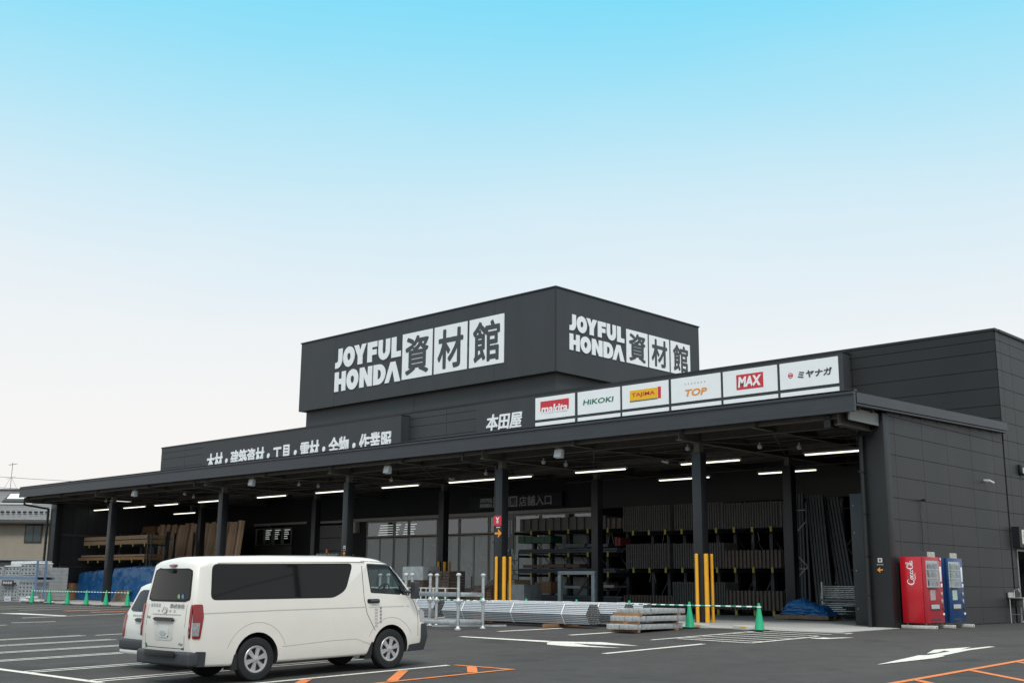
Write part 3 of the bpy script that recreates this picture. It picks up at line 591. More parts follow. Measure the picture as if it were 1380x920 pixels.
m = MB(); pz = [(XS + .03, 33.6, 3.68), (XS + .03, 33.55, 3.3), (XS + .03, 33.62, 2.9), (XS + .03, 33.6, 2.2)]
for a, b in zip(pz[:-1], pz[1:]): m.tube(a, b, .008, 5)
m.build('cable', trim, t)
t = thing('control_box', 'cream electrical box on the back wall left of the glass entrance doors', 'electrical box', (-50.7, YW, 4.1))
MB().box(-51.0, -50.35, YW - .35, YW - .021, 3.82, 4.42).build('cabinet', mat('cream box', (.40, .39, .33), .5), t, bevel=.01); MB().box(-50.9, -50.6, YW - .36, YW - .352, 4.25, 4.32).build('nameplate', trim, t)

# ------------------------------------------------------------------ yellow column guards
def guard(lbl, cx, cy):
    t = thing('column_guard', lbl, 'column guard', (cx, cy, 0), group='yellow guards around canopy columns')
    for dx, dy, r_ in ((-.02, -.235, .055), (.245, -.10, .072), (.235, .22, .05)):
        MB().tube((dx, dy, 0), (dx, dy, 2.08), r_, 16).build('post', yel, t, local=True, smooth=True)
        MB().lathe([(.001, 2.11), (r_ * .8, 2.10), (r_ * 1.01, 2.08)], (dx, dy, 0), n=16).build('cap', yel, t, local=True, smooth=True)
guard('yellow guard posts round the column before the wire mesh racks', COLX[4], 30.67)
guard('yellow guard posts round the column with the red pictogram', COLX[3], 30.67)
guard('yellow guard posts round the rear column behind the galvanised stillages', COLX[2], 36.17)

# ------------------------------------------------------------------ traffic cones with striped bars, wheel stops
CN = thing('traffic_cone', 'x', 'traffic cone', (-16.4, 26.4, gz(26.4)), group='green cones along the slab edge')
m = MB(); m.lathe([(.001, .70), (.028, .70), (.034, .66), (.125, .05), (.13, .035)], n=24); m.build('cone', grn, CN, smooth=True, local=True)
MB().box(-.19, .19, -.19, .19, 0, .035).build('base', rubber, CN, bevel=.01, local=True)
CNX = [(-16.4, 'green cone nearest the red vending machine, at the right end of the striped bars'), (-18.56, 'green cone beside the strapped grey timber stack'), (-20.61, 'green cone just behind the stack of wrapped grey beams'), (-22.57, 'green cone behind the right half of the front pipe bundle'), (-24.59, 'green cone behind the left half of the front pipe bundle'), (-26.55, 'green cone behind the galvanised stillage posts'),
       (-49.05, 'green cone just left of the small white wagon'), (-51.04, 'green cone before the leaning wooden pallet'), (-52.95, 'green cone before the second column of the left bay'), (-54.88, 'green cone in front of the blue tarpaulin'), (-56.82, 'green cone in front of the small red bucket'), (-58.77, 'leftmost green cone, beside the concrete block packs')]
for i, (x, l) in enumerate(CNX):
    o = CN if i == 0 else dup(CN, (x, 26.4, gz(26.4))); o['label'] = l
BAR = thing('cone_bar', 'x', 'striped bar', (0, 0, 0), group='green and white bars between the cones')
k = 13
for i in range(k): MB().tube((-1.0 + 2.0 * i / k, 0, 0), (-1.0 + 2.0 * (i + 1) / k, 0, 0), .019, 10).build('stripe', grnt if i % 2 == 0 else white, BAR, smooth=True, local=True)
for s in (-1, 1): MB().lathe([(.045, -.015), (.06, -.015), (.06, .015), (.045, .015), (.045, -.015)], (s * 1.04, 0, 0), n=14).build('end_ring', white, BAR, smooth=True, local=True)
first = True
def place_bar(xa, xb, l):
    global first
    o = BAR if first else dup(BAR, (0, 0, 0)); first = False
    o.location = ((xa + xb) / 2, 26.4, .60); o['label'] = l; o.scale = (abs(xb - xa) / 2.08, 1, 1)
xsR = [c[0] for c in CNX[:6]] + [-28.6, -30.7]; xsL = [c[0] for c in CNX[6:]]
nm = ['hatched floor marking', 'beam stack', 'right end of the pipe bundles', 'middle of the pipe bundles', 'left of the pipe bundles', 'stillage posts', 'nose of the white van']
for i in range(7): place_bar(xsR[i], xsR[i + 1], 'green and white striped bar on the cones behind the ' + nm[i])
nl = ['small white wagon', 'leaning pallet', 'second canopy column', 'blue tarpaulin', 'red bucket']
for i in range(5): place_bar(xsL[i], xsL[i + 1], 'green and white striped bar on the cones before the ' + nl[i])
WS = thing('wheel_stop', 'x', 'wheel stop', (0, 0, 0), group='white concrete wheel stops along the slab')
m = MB(); m.prism([(-.08, 0), (.08, 0), (.055, .11), (-.055, .11)], lambda u, v, d: (d, u, v), -.3, .3); m.build('block', conc2, WS, local=True, bevel=.012)
m = MB(); m.box(-.09, .09, -.073, -.068, .035, .075); m.build('reflector', mat('amber reflector', (.75, .33, .04), .4), WS, local=True)
for i, (x, l) in enumerate([(-17.15, 'white concrete wheel stop beside the rightmost green cone'), (-18.55, 'white concrete wheel stop beside the beam stack'), (-51.9, 'white wheel stop before the leaning pallet'), (-53.9, 'white wheel stop left of the second canopy column'), (-54.3, None), (-55.9, 'white wheel stop before the blue tarpaulin'), (-57.6, 'white wheel stop before the red bucket'), (-50.1, 'white wheel stop left of the small white wagon')]):
    if l is None: continue
    o = WS if i == 0 else dup(WS, (0, 0, 0)); o.location = (x, 26.85, gz(26.85)); o['label'] = l; o.rotation_euler = (0, 0, random.uniform(-.15, .15))

# ------------------------------------------------------------------ steel pipe bundles
def hexpts(n, d):
    pts = []
    for r_ in range(-n, n + 1):
        k = 2 * n + 1 - abs(r_)
        for i in range(k): pts.append(((i - (k - 1) / 2) * d, (r_ + n) * d * .866 + d / 2))
    return pts
D = .0565; Ln = 5.9
pm = bpy.data.meshes.new('pipe')
def pipe_mesh(me, L_, r=D / 2, n=12):
    vs = []; fs = []
    for rr, x in ((r, 0), (r, L_), (r * .8, L_), (r * .8, L_ - .5), (r * .8, 0), (r * .8, .5)):
        for i in range(n): t = 2 * math.pi * i / n; vs.append((x, rr * math.cos(t), rr * math.sin(t)))
    for a, b in ((0, 1), (1, 2), (2, 3), (0, 4), (4, 5)):
        for i in range(n): j = (i + 1) % n; fs.append((a * n + i, a * n + j, b * n + j, b * n + i))
    fs += [tuple(range(3 * n, 4 * n)), tuple(range(5 * n, 6 * n))]
    me.from_pydata(vs, [], fs); me.polygons.foreach_set('use_smooth', [True] * len(me.polygons)); me.set_sharp_from_angle(angle=R(40))
    mi = [0] * len(fs)
    for k_ in range(2 * n, 3 * n): mi[k_] = 1
    for k_ in range(4 * n, 5 * n + 2): mi[k_] = 1
    me.materials.append(mat('bright zinc pipe', (.60, .60, .62), .33, .8, .12, 9, stretch=(1, 6, 6))); me.materials.append(mat('pipe bore', (.03, .03, .03), .8))
    me.polygons.foreach_set('material_index', mi)
pipe_mesh(pm, Ln)
def pipe_bundle(lbl, loc, rz):
    t = thing('pipe_bundle', lbl, 'pipe bundle', loc, rz, 'bundles of bright steel pipe')
    for (y, z) in hexpts(5, D):
        o = bpy.data.objects.new('pipe', pm); col.objects.link(o); o.parent = t; o.location = (random.uniform(-.006, .006), y, z + .09)
    hh = 10 * D * .866 + D; prof = [(-2.5 * D - D / 2, .088), (2.5 * D + D / 2, .088), (5 * D + D / 2 + .006, .09 + hh / 2), (2.5 * D + D / 2, .095 + hh), (-2.5 * D - D / 2, .095 + hh), (-5 * D - D / 2 - .006, .09 + hh / 2)]
    for x in (.9, 3.0, 5.0):
        m = MB()
        for a, b in zip(prof, prof[1:] + prof[:1]): m.bar((x, a[0] * 1.02, a[1]), (x, b[0] * 1.02, b[1]), .03, .006)
        m.build('strap', white, t, local=True)
    return t
pipe_bundle('front hexagonal bundle of bright pipes ending beside the wrapped beam stack', (-26.55, 25.02, gz(25)), R(-1.5))
pipe_bundle('middle hexagonal bundle of bright pipes behind the front bundle', (-26.1, 25.75, gz(25.75)), R(1.0))
pipe_bundle('rearmost bundle of bright pipes, its end just showing beside the cone bar', (-26.0, 26.42, gz(26.4)), R(1.4))
pipe_bundle('bright pipe bundle standing left of the others behind the stillage posts', (-33.8, 25.9, gz(25.9)), 0)
BW = thing('wood_bearer', 'short brown timber bearer under the left end of the front pipe bundle', 'timber bearer', (0, 0, 0), group='timber bearers under the pipe bundles')
MB().box(-.045, .045, -1.25, 1.25, 0, .09).build('timber', mat('orange brown bearer', (.30, .15, .07), .8, 0, .3, 5), BW, local=True)
BW.location = (-25.3, 25.4, gz(25.4)); BW.rotation_euler = (0, 0, R(6))
b2 = dup(BW, (-21.9, 25.35, gz(25.3)), label='short brown timber bearer under the right end of the front pipe bundle'); b2.rotation_euler = (0, 0, R(5))
dup(BW, (-29.0, 25.5, gz(25.5)), label='brown timber bearer under the left pipe bundle')

# ------------------------------------------------------------------ galvanised stillages (post pallets)
def stillage(lbl, loc, sx, sy, tiers=2):
    t = thing('stillage', lbl, 'post pallet', loc, 0, 'galvanised post pallets stacked two high')
    for k in range(tiers):
        zb = k * .74
        for x in (0, sx):
            for y in (0, sy):
                p = MB().tube((x, y, zb + .05), (x, y, zb + .71), .042, 16).build('post', galv, t, local=True, smooth=True)
                MB().lathe([(.001, zb + .775), (.045, zb + .768), (.072, zb + .74), (.074, zb + .70), (.044, zb + .695)], (x, y, 0), n=16).build('cap', galv, p, local=True, smooth=True)
                MB().lathe([(.044, zb + .10), (.058, zb + .06), (.095, zb + .03), (.095, zb + .0), (.001, zb + .0)], (x, y, 0), n=16).build('foot', galv, p, local=True, smooth=True)
        for y in (0, sy): MB().box(.06, sx - .06, y - .028, y + .028, zb + .14, zb + .25).build('side_rail', galvd if k else galv, t, local=True, bevel=.006)
        for x in (0, sx): MB().box(x - .028, x + .028, .06, sy - .06, zb + .14, zb + .25).build('end_rail', galv, t, local=True, bevel=.006)
    return t
S1 = stillage('galvanised post pallet pair nearest the pipe bundles', (-25.1, 22.2, gz(22.2)), 1.9, .95)
stillage('galvanised post pallet pair partly hidden behind the white van', (-27.5, 22.4, gz(22.3)), 1.9, .95)
stillage('galvanised post pallet pair seen through the cab windows of the white van', (-29.9, 22.5, gz(22.4)), 1.9, .95)
t = thing('steel_strip', 'thin galvanised rail lying on the asphalt below the stillages', 'metal rail', (-24.6, 22.9, gz(22.9)))
m = MB(); m.bar((-25.0, 22.9, gz(22.9) + .03), (-23.3, 24.2, gz(24.2) + .03), .05, .05); m.build('rail', galv, t)

# ------------------------------------------------------------------ stack of wrapped beams
gw = mat('grey wrapped beams', (.38, .39, .39), .55, .2, .3, 9, .4, 30)
def beam_pack(lbl, loc, rz, Lx, Ly, h):
    t = thing('beam_pack', lbl, 'pack of beams', loc, rz, 'grey wrapped beam packs in one stack')
    n = 6
    for i in range(n): MB().box(-Lx / 2 + Lx * i / n + .004, -Lx / 2 + Lx * (i + 1) / n - .004, -Ly / 2 + random.uniform(-.03, .03), Ly / 2 + random.uniform(-.03, .03), 0, h).build('beam', gw, t, local=True, bevel=.008)
    for y in (-Ly * .32, Ly * .32): MB().box(-Lx / 2 - .006, Lx / 2 + .006, y - .02, y + .02, -.005, h + .006).build('strap', galvd, t, local=True)
    return t
bz = gz(24.5)
beam_pack('bottom pack of the grey beam stack beside the pipe bundles', (-18.78, 24.70, bz + .07), R(1), .85, 2.2, .13)
beam_pack('middle pack of the grey beam stack beside the pipe bundles', (-18.75, 24.85, bz + .27), R(-1), .85, 2.1, .13)
beam_pack('topmost pack of the grey beam stack beside the pipe bundles', (-18.78, 25.0, bz + .46), R(1), .85, 1.9, .12)
sp = thing('stack_spacer', 'near wooden spacer on the asphalt under the bottom beam pack', 'spacer', (-18.80, 23.9, bz), group='wooden spacers between the beam packs')
MB().box(-.45, .45, -.04, .04, 0, .065).build('timber', MATS['orange brown bearer'], sp, local=True)
for y, z, l in ((25.4, 0, 'far wooden spacer on the asphalt under the bottom beam pack'), (23.75, .203, 'near wooden spacer between the bottom and middle beam packs'), (25.4, .203, 'far wooden spacer between the bottom and middle beam packs'), (23.85, .403, 'near wooden spacer under the topmost beam pack'), (25.5, .403, 'far wooden spacer under the topmost beam pack')): dup(sp, (-18.78, y + .12, bz + z), label=l)

# ------------------------------------------------------------------ cantilever racks on the right
def ribbed(mb, x0, x1, y0, y1, z0, z1, pitch=.115, rib=.03, wires=0):
    """stack of welded sheets seen edge-on: vertical ribs on front and right end, thin cross wires"""
    mb.box(x0, x1, y0 + rib, y1, z0, z1); x = x0
    while x < x1 - pitch * .5: mb.box(x, x + pitch * .42, y0 + random.uniform(0, .012), y0 + rib, z0 + random.uniform(0, .01), z1 + random.uniform(-.01, .02)); x += pitch
    y = y0 + .05
    while y < y1 - pitch * .5: mb.box(x1, x1 + rib * .7, y, y + pitch * .4, z0, z1); y += pitch
    for k in range(wires):
        z = z0 + (z1 - z0) * (k + .5) / wires; mb.box(x0, x1, y0 - .006, y0 + rib - .004, z - .007, z + .007)
def rack(lbl, x0, x1, nx, levels, y0=38.5, y1=40.3, ht=4.35):
    t = thing('cantilever_rack', lbl, 'storage rack', ((x0 + x1) / 2, 39.4, 0), group='cantilever racks under the right half of the canopy')
    for i in range(nx):
        x = x0 + (x1 - x0) * (i + .5) / nx
        MB().box(x - .07, x + .07, y1 - .5, y1 - .3, .02, ht).build('upright', rackm, t); MB().box(x - .07, x + .07, y0, y1, .02, .12).build('base_arm', rackm, t)
        MB().box(x - .05, x + .05, y0 - .035, y0 - .005, .04, .24).build('arm_tip', tipy, t)
        for z in levels:
            MB().box(x - .045, x + .045, y0, y1 - .5, z - .13, z - .02).build('arm', rackm, t)
            MB().box(x - .045, x + .045, y0 - .04, y0 - .004, z - .15, z + .05).build('arm_tip', tipy, t)
    m = MB()
    for i in range(nx - 1):
        xa = x0 + (x1 - x0) * (i + .5) / nx; xb = x0 + (x1 - x0) * (i + 1.5) / nx
        m.bar((xa, y1 - .3, .3), (xb, y1 - .3, 1.6), .02, .04); m.bar((xa, y1 - .28, 3.0), (xb, y1 - .28, 1.7), .02, .04); m.box(xa + .07, xb - .07, y1 - .45, y1 - .40, 3.9, 3.96)
    m.build('bracing', rackm, t); return t
rack('dark cantilever rack with yellow arm tips carrying wire mesh sheets on the right', -30.2, -22.85, 9, (1.78, 3.30))
PR = rack('dark cantilever rack with yellow arm tips carrying blue grey pipes behind the portal frame', -37.2, -30.6, 6, (1.60, 2.45, 3.45), ht=4.1)
def load(lbl, x0, x1, z0, z1, m_=meshm, pitch=.115, wires=0, y0=38.52, y1=39.6):
    t = thing('mesh_sheet_bundle', lbl, 'bundle of steel sheets', (x0, y0, z0), group='ribbed steel bundles on the right rack')
    m = MB(); ribbed(m, x0, x1, y0, y1, z0, z1, pitch, .09, wires * 2); m.build('sheets', m_, t)
load('upper left grey mesh bundle on the right rack', -30.35, -28.05, 3.31, 4.34, wires=6)
load('upper grey mesh bundle on the right rack just left of the guarded column', -27.72, -25.5, 3.31, 4.34, wires=6)
load('widest upper grey mesh bundle on the right rack, beside the upright frame', -25.35, -22.9, 3.31, 4.28, wires=6)
load('middle left grey mesh bundle on the right rack', -30.2, -28.1, 1.80, 2.80, wires=6)
load('middle grey mesh bundle behind the guarded column', -27.8, -25.5, 1.80, 2.78, wires=6)
load('middle brown channel bundle on the right rack', -25.36, -23.0, 1.80, 2.47, meshb, .17)
load('bottom left low brown channel bundle on the right rack', -30.36, -28.0, .25, .73, meshb, .15)
load('bottom grey mesh bundle behind the guarded column', -27.87, -25.5, .25, 1.27, wires=6)
load('bottom right brown channel bundle beside the blue tarpaulin heap', -25.36, -23.0, .25, .96, meshb, .17)
load('long dark flat bundle on the top arms of the pipe rack', -36.3, -31.4, 3.47, 4.03, meshm, .45)
load('low dark bundle at the right end on top of the pipe rack', -31.2, -30.35, 3.47, 3.9, meshb, .3)
def pipes(lbl, x0, x1, z0, n, r=.055, y0=38.55, rows=2):
    t = thing('pipe_stack', lbl, 'stack of pipes', (x0, y0, z0), group='blue grey pipes on the left rack')
    for k in range(rows):
        for i in range(n):
            a = random.uniform(-.15, .15); MB().tube((x0 + a, y0 + r + i * 2 * r + k * r, z0 + r + k * r * 1.74), (x1 + a, y0 + r + i * 2 * r + k * r, z0 + r + k * r * 1.74), r, 10).build('pipe', pipem, t, smooth=True)
pipes('row of blue grey pipes on the upper middle arms of the pipe rack', -36.4, -30.7, 2.47, 8)
pipes('row of blue grey pipes on the lower middle arms of the pipe rack', -36.5, -30.9, 1.62, 8)
pipes('row of blue grey pipes on the feet of the pipe rack behind the portal frame', -35.9, -30.5, .35, 8, .06, rows=3)
for l, x0, x1, z0, z1, mm in (('green wrapped roll on the top left arms of the pipe rack', -36.6, -34.6, 2.95, 3.25, mat('dark green wrap', (.01, .07, .035), .5)), ('dark flat pack on the upper middle arms of the pipe rack', -34.2, -31.4, 2.72, 2.86, pipem), ('red wrapped pack at the right end of the pipe rack', -31.0, -30.7, 2.75, 3.1, mat('dull red wrap', (.16, .02, .03), .6)), ('dark channel pack on the lower arms of the pipe rack', -36.3, -33.0, 1.86, 2.0, meshb), ('brown timber pack standing low behind the portal frame', -35.6, -34.6, .75, 1.25, woodB), ('pale paper sacks low behind the portal frame', -31.9, -31.4, .9, 1.25, brickm)):
    t = thing('stock_pack', l, 'pack of goods', (x0, 38.7, z0), group='mixed goods on the pipe rack'); m = MB()
    n = max(2, int((x1 - x0) / .4))
    for i in range(n): m.box(x0 + (x1 - x0) * i / n + .01, x0 + (x1 - x0) * (i + 1) / n - .005, 38.75 + random.uniform(-.05, .05), 39.5, z0, z1 + random.uniform(-.03, .03))
    m.build('pack', mm, t)
for i, x in enumerate((-35.9, -34.3, -33.4, -31.8, -29.6, -28.9, -26.8, -24.6)):
    t = thing('hanging_strap', ORD[i] + ' pair of pale slanting lashing straps from the left on the racks', 'lashing strap', (x, 39.2, 0), group='pale lashing straps on the racks'); z = 2.85 if i % 2 else 1.25
    MB().bar((x, 39.3, z), (x + .12, 39.3, z + .55), .015, .01).build('strap', greyfr, t); MB().bar((x + .32, 39.3, z), (x + .2, 39.3, z + .55), .015, .01).build('strap', greyfr, t)
t = thing('portal_frame', 'free standing grey steel portal frame in front of the pipe rack', 'steel frame', (-30, 34, 0))
MB().box(-30.02, -29.86, 34, 34.16, 0, 1.5).build('post', galvd, t, bevel=.01); MB().box(-28.34, -28.18, 34, 34.16, 0, 1.5).build('post', galvd, t, bevel=.01)
MB().box(-30.02, -28.18, 34, 34.16, 1.505, 1.64).build('crossbar', galvd, t, bevel=.01)
for x0, x1, z in ((-33.7, -32.6, .98), (-31.9, -30.8, 1.02)): MB().box(x0, x1, 38.42, 38.49, z, z + .11).box((x0 + x1) / 2 - .04, (x0 + x1) / 2 + .04, 38.49, 39.9, z, z + .09).build('low_arm', galvd, PR)
# upright frames and leaning sheets
def upframe(lbl, x0, x1, y, h):
    t = thing('upright_frame', lbl, 'rack frame', (x0, y, 0), group='pallet rack frames at the right end')
    MB().box(x0, x0 + .07, y, y + .07, 0, h).build('post', rackm, t); MB().box(x1 - .07, x1, y, y + .07, 0, h).build('post', rackm, t)
    m = MB(); z = .25; s = 0
    while z < h - 1: m.bar((x0 + .07, y + .03, z if s else z + .8), (x1 - .07, y + .03, z + .8 if s else z), .02, .03); z += .8; s = 1 - s
    for z in (.2, 1.75, h - .3): m.box(x0 + .07, x1 - .07, y + .02, y + .05, z, z + .03)
    m.build('bracing', galvd, t)
upframe('tall grey rack frame standing behind the blue tarpaulin heap', -22.45, -21.45, 38.0, 4.15)
upframe('second dark rack frame standing deeper behind the galvanised tube rack', -21.9, -21.0, 41.5, 4.4)
def lean(lbl, x, y, lx, tilt, h, n, w_, m_, z0=0, grp='dark profiled sheets leaning behind the rack frame'):
    t = thing('leaning_sheet', lbl, 'steel sheets', (x, y, z0), group=grp)
    m = MB()
    for i in range(n):
        a = x + i * w_; m.add([(a + tilt, y, z0), (a + tilt + w_ * .7, y, z0), (a + w_ * .7, y + .5, z0 + h), (a, y + .5, z0 + h), (a + tilt, y + .08, z0), (a + tilt + w_ * .7, y + .08, z0), (a + w_ * .7, y + .58, z0 + h), (a, y + .58, z0 + h)], [(0, 3, 2, 1), (4, 5, 6, 7), (0, 1, 5, 4), (1, 2, 6, 5), (2, 3, 7, 6), (3, 0, 4, 7)])
    m.build('sheets', m_, t)
shm = mat('dark profiled sheet', (.050, .058, .066), .5, .3, .25, 4)
lean('leftmost upright dark profiled sheets behind the rack frame', -22.9, 38.6, 0, .25, 4.55, 6, .12, shm)
lean('middle dark profiled sheets leaning right behind the rack frame', -22.2, 38.8, 0, .55, 4.5, 6, .12, shm)
lean('rightmost dark profiled sheets leaning right beside the tube rack', -21.6, 39.0, 0, .85, 4.4, 5, .13, shm)
pf = mat('perforated galvanised board', (.30, .30, .30), .5, .3, .3, 12)
t = thing('perforated_board', 'narrow pale perforated board high behind the leaning sheets', 'metal board', (-21.7, 41.9, 0)); MB().box(-22.6, -22.1, 42.0, 42.05, 0, 4.75).build('board', pf, t)
t = thing('perforated_board', 'wide pale perforated board high behind the second rack frame', 'metal board', (-20.9, 41.9, 0)); MB().box(-21.7, -20.75, 42.3, 42.35, 0, 4.9).build('board', pf, t)
t = thing('door_leaf', 'tall black metal panel standing just inside the right end pillar', 'metal panel', (-16.4, 32.1, 0))
MB().box(-16.65, -15.97, 32.05, 32.12, .04, 3.85).build('leaf', mat('black metal leaf', (.022, .026, .029), .4, .2, .15, 2), t, bevel=.005); m = MB()
for z in (.5, 1.6, 2.7, 3.5): m.tube((-16.55, 32.04, z), (-16.55, 32.05, z), .012, 6)
m.build('rivets', stainless, t)
# tube rack with galvanised tubes
t = thing('tube_rack', 'low galvanised rack of bright tubes beside the blue tarpaulin heap', 'tube rack', (-20.6, 38.6, 0))
for x in (-21.3, -19.9, -19.0): MB().box(x, x + .06, 38.5, 38.56, 0, 1.3).build('post', galv, t); MB().box(x, x + .06, 39.5, 39.56, 0, 1.3).build('post', galv, t)
for z0 in (.25, .72):
    for k in range(7): MB().tube((-21.4, 38.62 + .02 * k, z0 + .03 + k * .065), (-18.95, 38.62 + .02 * k, z0 + .03 + k * .065), .027, 10).build('tube', galv, t, smooth=True)
for z in (.22, .69): MB().box(-21.35, -18.95, 38.5, 39.5, z - .05, z).build('shelf', galvd, t)
# tarpaulin heap on a pallet
def pallet(lbl, loc, rz, w_=1.1, d_=1.1, tilt=0, grp=None, m_=pallw):
    t = thing('wooden_pallet', lbl, 'pallet', loc, rz, grp)
    for i in range(7): MB().box(-w_ / 2 + i * w_ / 7 + .012, -w_ / 2 + (i + 1) * w_ / 7 - .03, -d_ / 2, d_ / 2, .115, .135).build('slat', m_, t, local=True)
    for y in (-d_ / 2, -.045, d_ / 2 - .09): MB().box(-w_ / 2, w_ / 2, y, y + .09, .02, .113).build('bearer', m_, t, local=True)
    for y in (-d_ / 2, -.05, d_ / 2 - .1): MB().box(-w_ / 2, w_ / 2, y, y + .1, 0, .018).build('bottom_board', m_, t, local=True)
    if tilt: t.rotation_euler = (tilt, 0, rz)
    return t
pallet('low brown wooden pallet under the blue tarpaulin heap', (-20.4, 36.0, .06), 0, 2.0, 1.1)
def cloth(name, lbl, cat, x0, x1, y0, y1, hf, m_, nx=60, ny=30, drop=0, z=0):
    vs = []; fs = []
    for j in range(ny + 1):
        for i in range(nx + 1):
            x = x0 + (x1 - x0) * i / nx; y = y0 + (y1 - y0) * j / ny; vs.append((x, y, z + hf((x - x0) / (x1 - x0), (y - y0) / (y1 - y0), x, y)))
    for j in range(ny):
        for i in range(nx): a = j * (nx + 1) + i; fs.append((a, a + 1, a + nx + 2, a + nx + 1))
    o = MB().add(vs, fs).build(name, m_, None, smooth=True, angle=60)
    md = o.modifiers.new('s', 'SOLIDIFY'); md.thickness = .006
    return tag(o, lbl, cat)
from mathutils import noise as NZ
def fold(u, v, x, y):
    e = min(1, min(u, 1 - u) * 7) ** .5 * min(1, min(v, 1 - v) * 5) ** .5
    n = NZ.noise(Vector((x * 2.1, y * 2.6, 3))) * .35 + NZ.noise(Vector((x * 5 + 1, y * 9, 1))) * .13 + abs(NZ.noise(Vector((x * 3, y * 14 + x * 4, 7)))) * .16
    return max(.0, e * (.40 + .22 * math.exp(-((u - .36) / .2) ** 2) - .12 * u + n * .7))
for k, (xa, xb, ya, yb, hh) in enumerate(((-21.35, -19.35, 35.5, 36.5, 1),)):
    # heap built as stacked crumpled layers
    for q in range(5):
        zo = .20 + q * .075; s = q * .09
        cloth('tarpaulin', ['bottom fold of the crumpled blue tarpaulin heap on the low pallet', 'second fold of the crumpled blue tarpaulin heap', 'middle fold of the crumpled blue tarpaulin heap', 'fourth fold of the crumpled blue tarpaulin heap', 'top fold of the crumpled blue tarpaulin heap'][q], 'tarpaulin', xa + s * .5 + random.uniform(0, .08), xb - s * 1.9 + random.uniform(-.1, .08), ya + s * .4 + random.uniform(-.02, .05), yb - s * .3,
              lambda u, v, x, y, q=q: (min(1, min(u, 1 - u) * 9) ** .5 * min(1, min(v, 1 - v) * 7) ** .5) * (.12 + .15 * NZ.noise(Vector((x * 2.8, y * 3, q * 5.0))) + .09 * abs(NZ.noise(Vector((x * 9, y * 12, q * 3.0 + 1)))) + .04 * NZ.noise(Vector((x * 22, y * 20, q * 2.0))) + (.10 * math.exp(-((u - .42) / .25) ** 2) if q > 2 else 0)), tarp, 90, 44, z=zo - .05)
t = thing('tyre_heap', 'dark heap of strapping and rubber mats right of the blue tarpaulin heap', 'mats', (-19.0, 36.6, .05))
m = MB()
for i in range(5): m.box(-19.3 + random.uniform(-.08, .08), -18.3 + random.uniform(-.1, .1), 36.4, 37.3, .07 + i * .09, .14 + i * .09)
m.build('mats', rubber, t)

# info board, wrapped crate, bagged goods by the doors
t = thing('info_board', 'narrow tall dark notice board with columns of small white writing behind the red-sign column', 'notice board', (-34.5, 36, 0))
MB().box(-34.82, -34.30, 36, 36.05, 2.6, 3.98).build('board', mat('charcoal board', (.07, .07, .075), .5), t); MB().box(-34.6, -34.52, 36.05, 36.1, 0, 3.9).build('stand', rackm, t)
m = MB(); G = FY(35.995)
for cx in (-34.70, -34.58, -34.44):
    z = 3.75
    while z > 2.95 + (cx + 34.7): m.prism([(cx, z), (cx + .05, z), (cx + .05, z + .045), (cx, z + .045)], G, 0, .005); z -= .065
m.build('writing', gl, t)
t = thing('display_rack', 'narrow wire display rack with pale packets under the dark notice board', 'display rack', (-34.4, 36.2, 0))
m = MB()
for x in (-34.8, -34.2): m.box(x, x + .03, 36.2, 36.23, 0, 2.5)
for z in (.9, 1.3, 1.7, 2.1): m.box(-34.77, -34.23, 36.2, 36.3, z, z + .03)
m.build('frame', rackm, t); m = MB()
for z in (.93, 1.33, 1.73, 2.13):
    for i in range(5): m.box(-34.74 + i * .105, -34.66 + i * .105, 36.22, 36.28, z, z + random.uniform(.18, .3))
m.build('packets', mat('pale packets', (.32, .35, .34), .5, 0, .4, 9), t)
t = thing('wrapped_crate', 'square crate in shiny grey wrap standing right of the column with the red sign', 'wrapped crate', (-31.4, 33, 0))
MB().box(-31.95, -30.85, 33, 34, .14, 1.13).build('crate', mat('grey shrink wrap', (.16, .17, .18), .3, .1, .3, 4, .5, 9), t, bevel=.03); MB().box(-31.95, -30.85, 33, 34, .03, .13).build('skid', pallw, t)
def bagstack(lbl, x0, x1, y0, h, m_=brickm, wrap=False):
    t = thing('bag_pallet', lbl, 'pallet of goods', (x0, y0, 0), group='pallets of goods before the glass doors'); m = MB(); z = .16
    while z < h:
        n = max(2, int((x1 - x0) / .33))
        for i in range(n): a = x0 + (x1 - x0) * i / n; m.box(a + .01, a + (x1 - x0) / n - .01, y0 + random.uniform(-.02, .02), y0 + .95, z, z + .105)
        z += .115
    m.build('bags', m_, t, bevel=.015); MB().box(x0, x1, y0, y0 + .95, .04, .15).build('pallet', pallw, t)
    if wrap: MB().box(x0 - .02, x1 + .02, y0 - .04, y0 + .97, h * .72, h + .1).build('wrap', wrapm, t, bevel=.04)
br2 = mat('red brown bricks', (.20, .105, .075), .85, 0, .5, 7)
bagstack('tall pallet of brown bags with a clear wrapped top, behind the stillages', -38.6, -37.3, 33.6, 1.75, wrap=True)
bagstack('tall pallet of dark brown bags left of the guarded rear column', -37.2, -35.9, 33.8, 1.65)
bagstack('low pallet of reddish bricks right of the guarded rear column', -34.6, -33.6, 34.0, 1.0, br2)
bagstack('pallet of orange brown boxes beside the column with the red sign', -33.3, -32.3, 34.0, 1.25, mat('orange brown boxes', (.27, .17, .09), .8, 0, .4, 5))
bagstack('low pallet of brown bags between the two brick pallets', -35.8, -34.8, 34.6, .9)
o = cloth('plastic_sheet', 'clear plastic sheet sagging over the goods left of the orange brown boxes', 'plastic sheet', -34.9, -33.2, 33.7, 34.6, lambda u, v, x, y: .75 + .65 * u ** 2 + .05 * NZ.noise(Vector((x * 4, y * 4, 0))), mat('milky sheet', (.45, .46, .46), .3, 0, .2, 4), 24, 12)
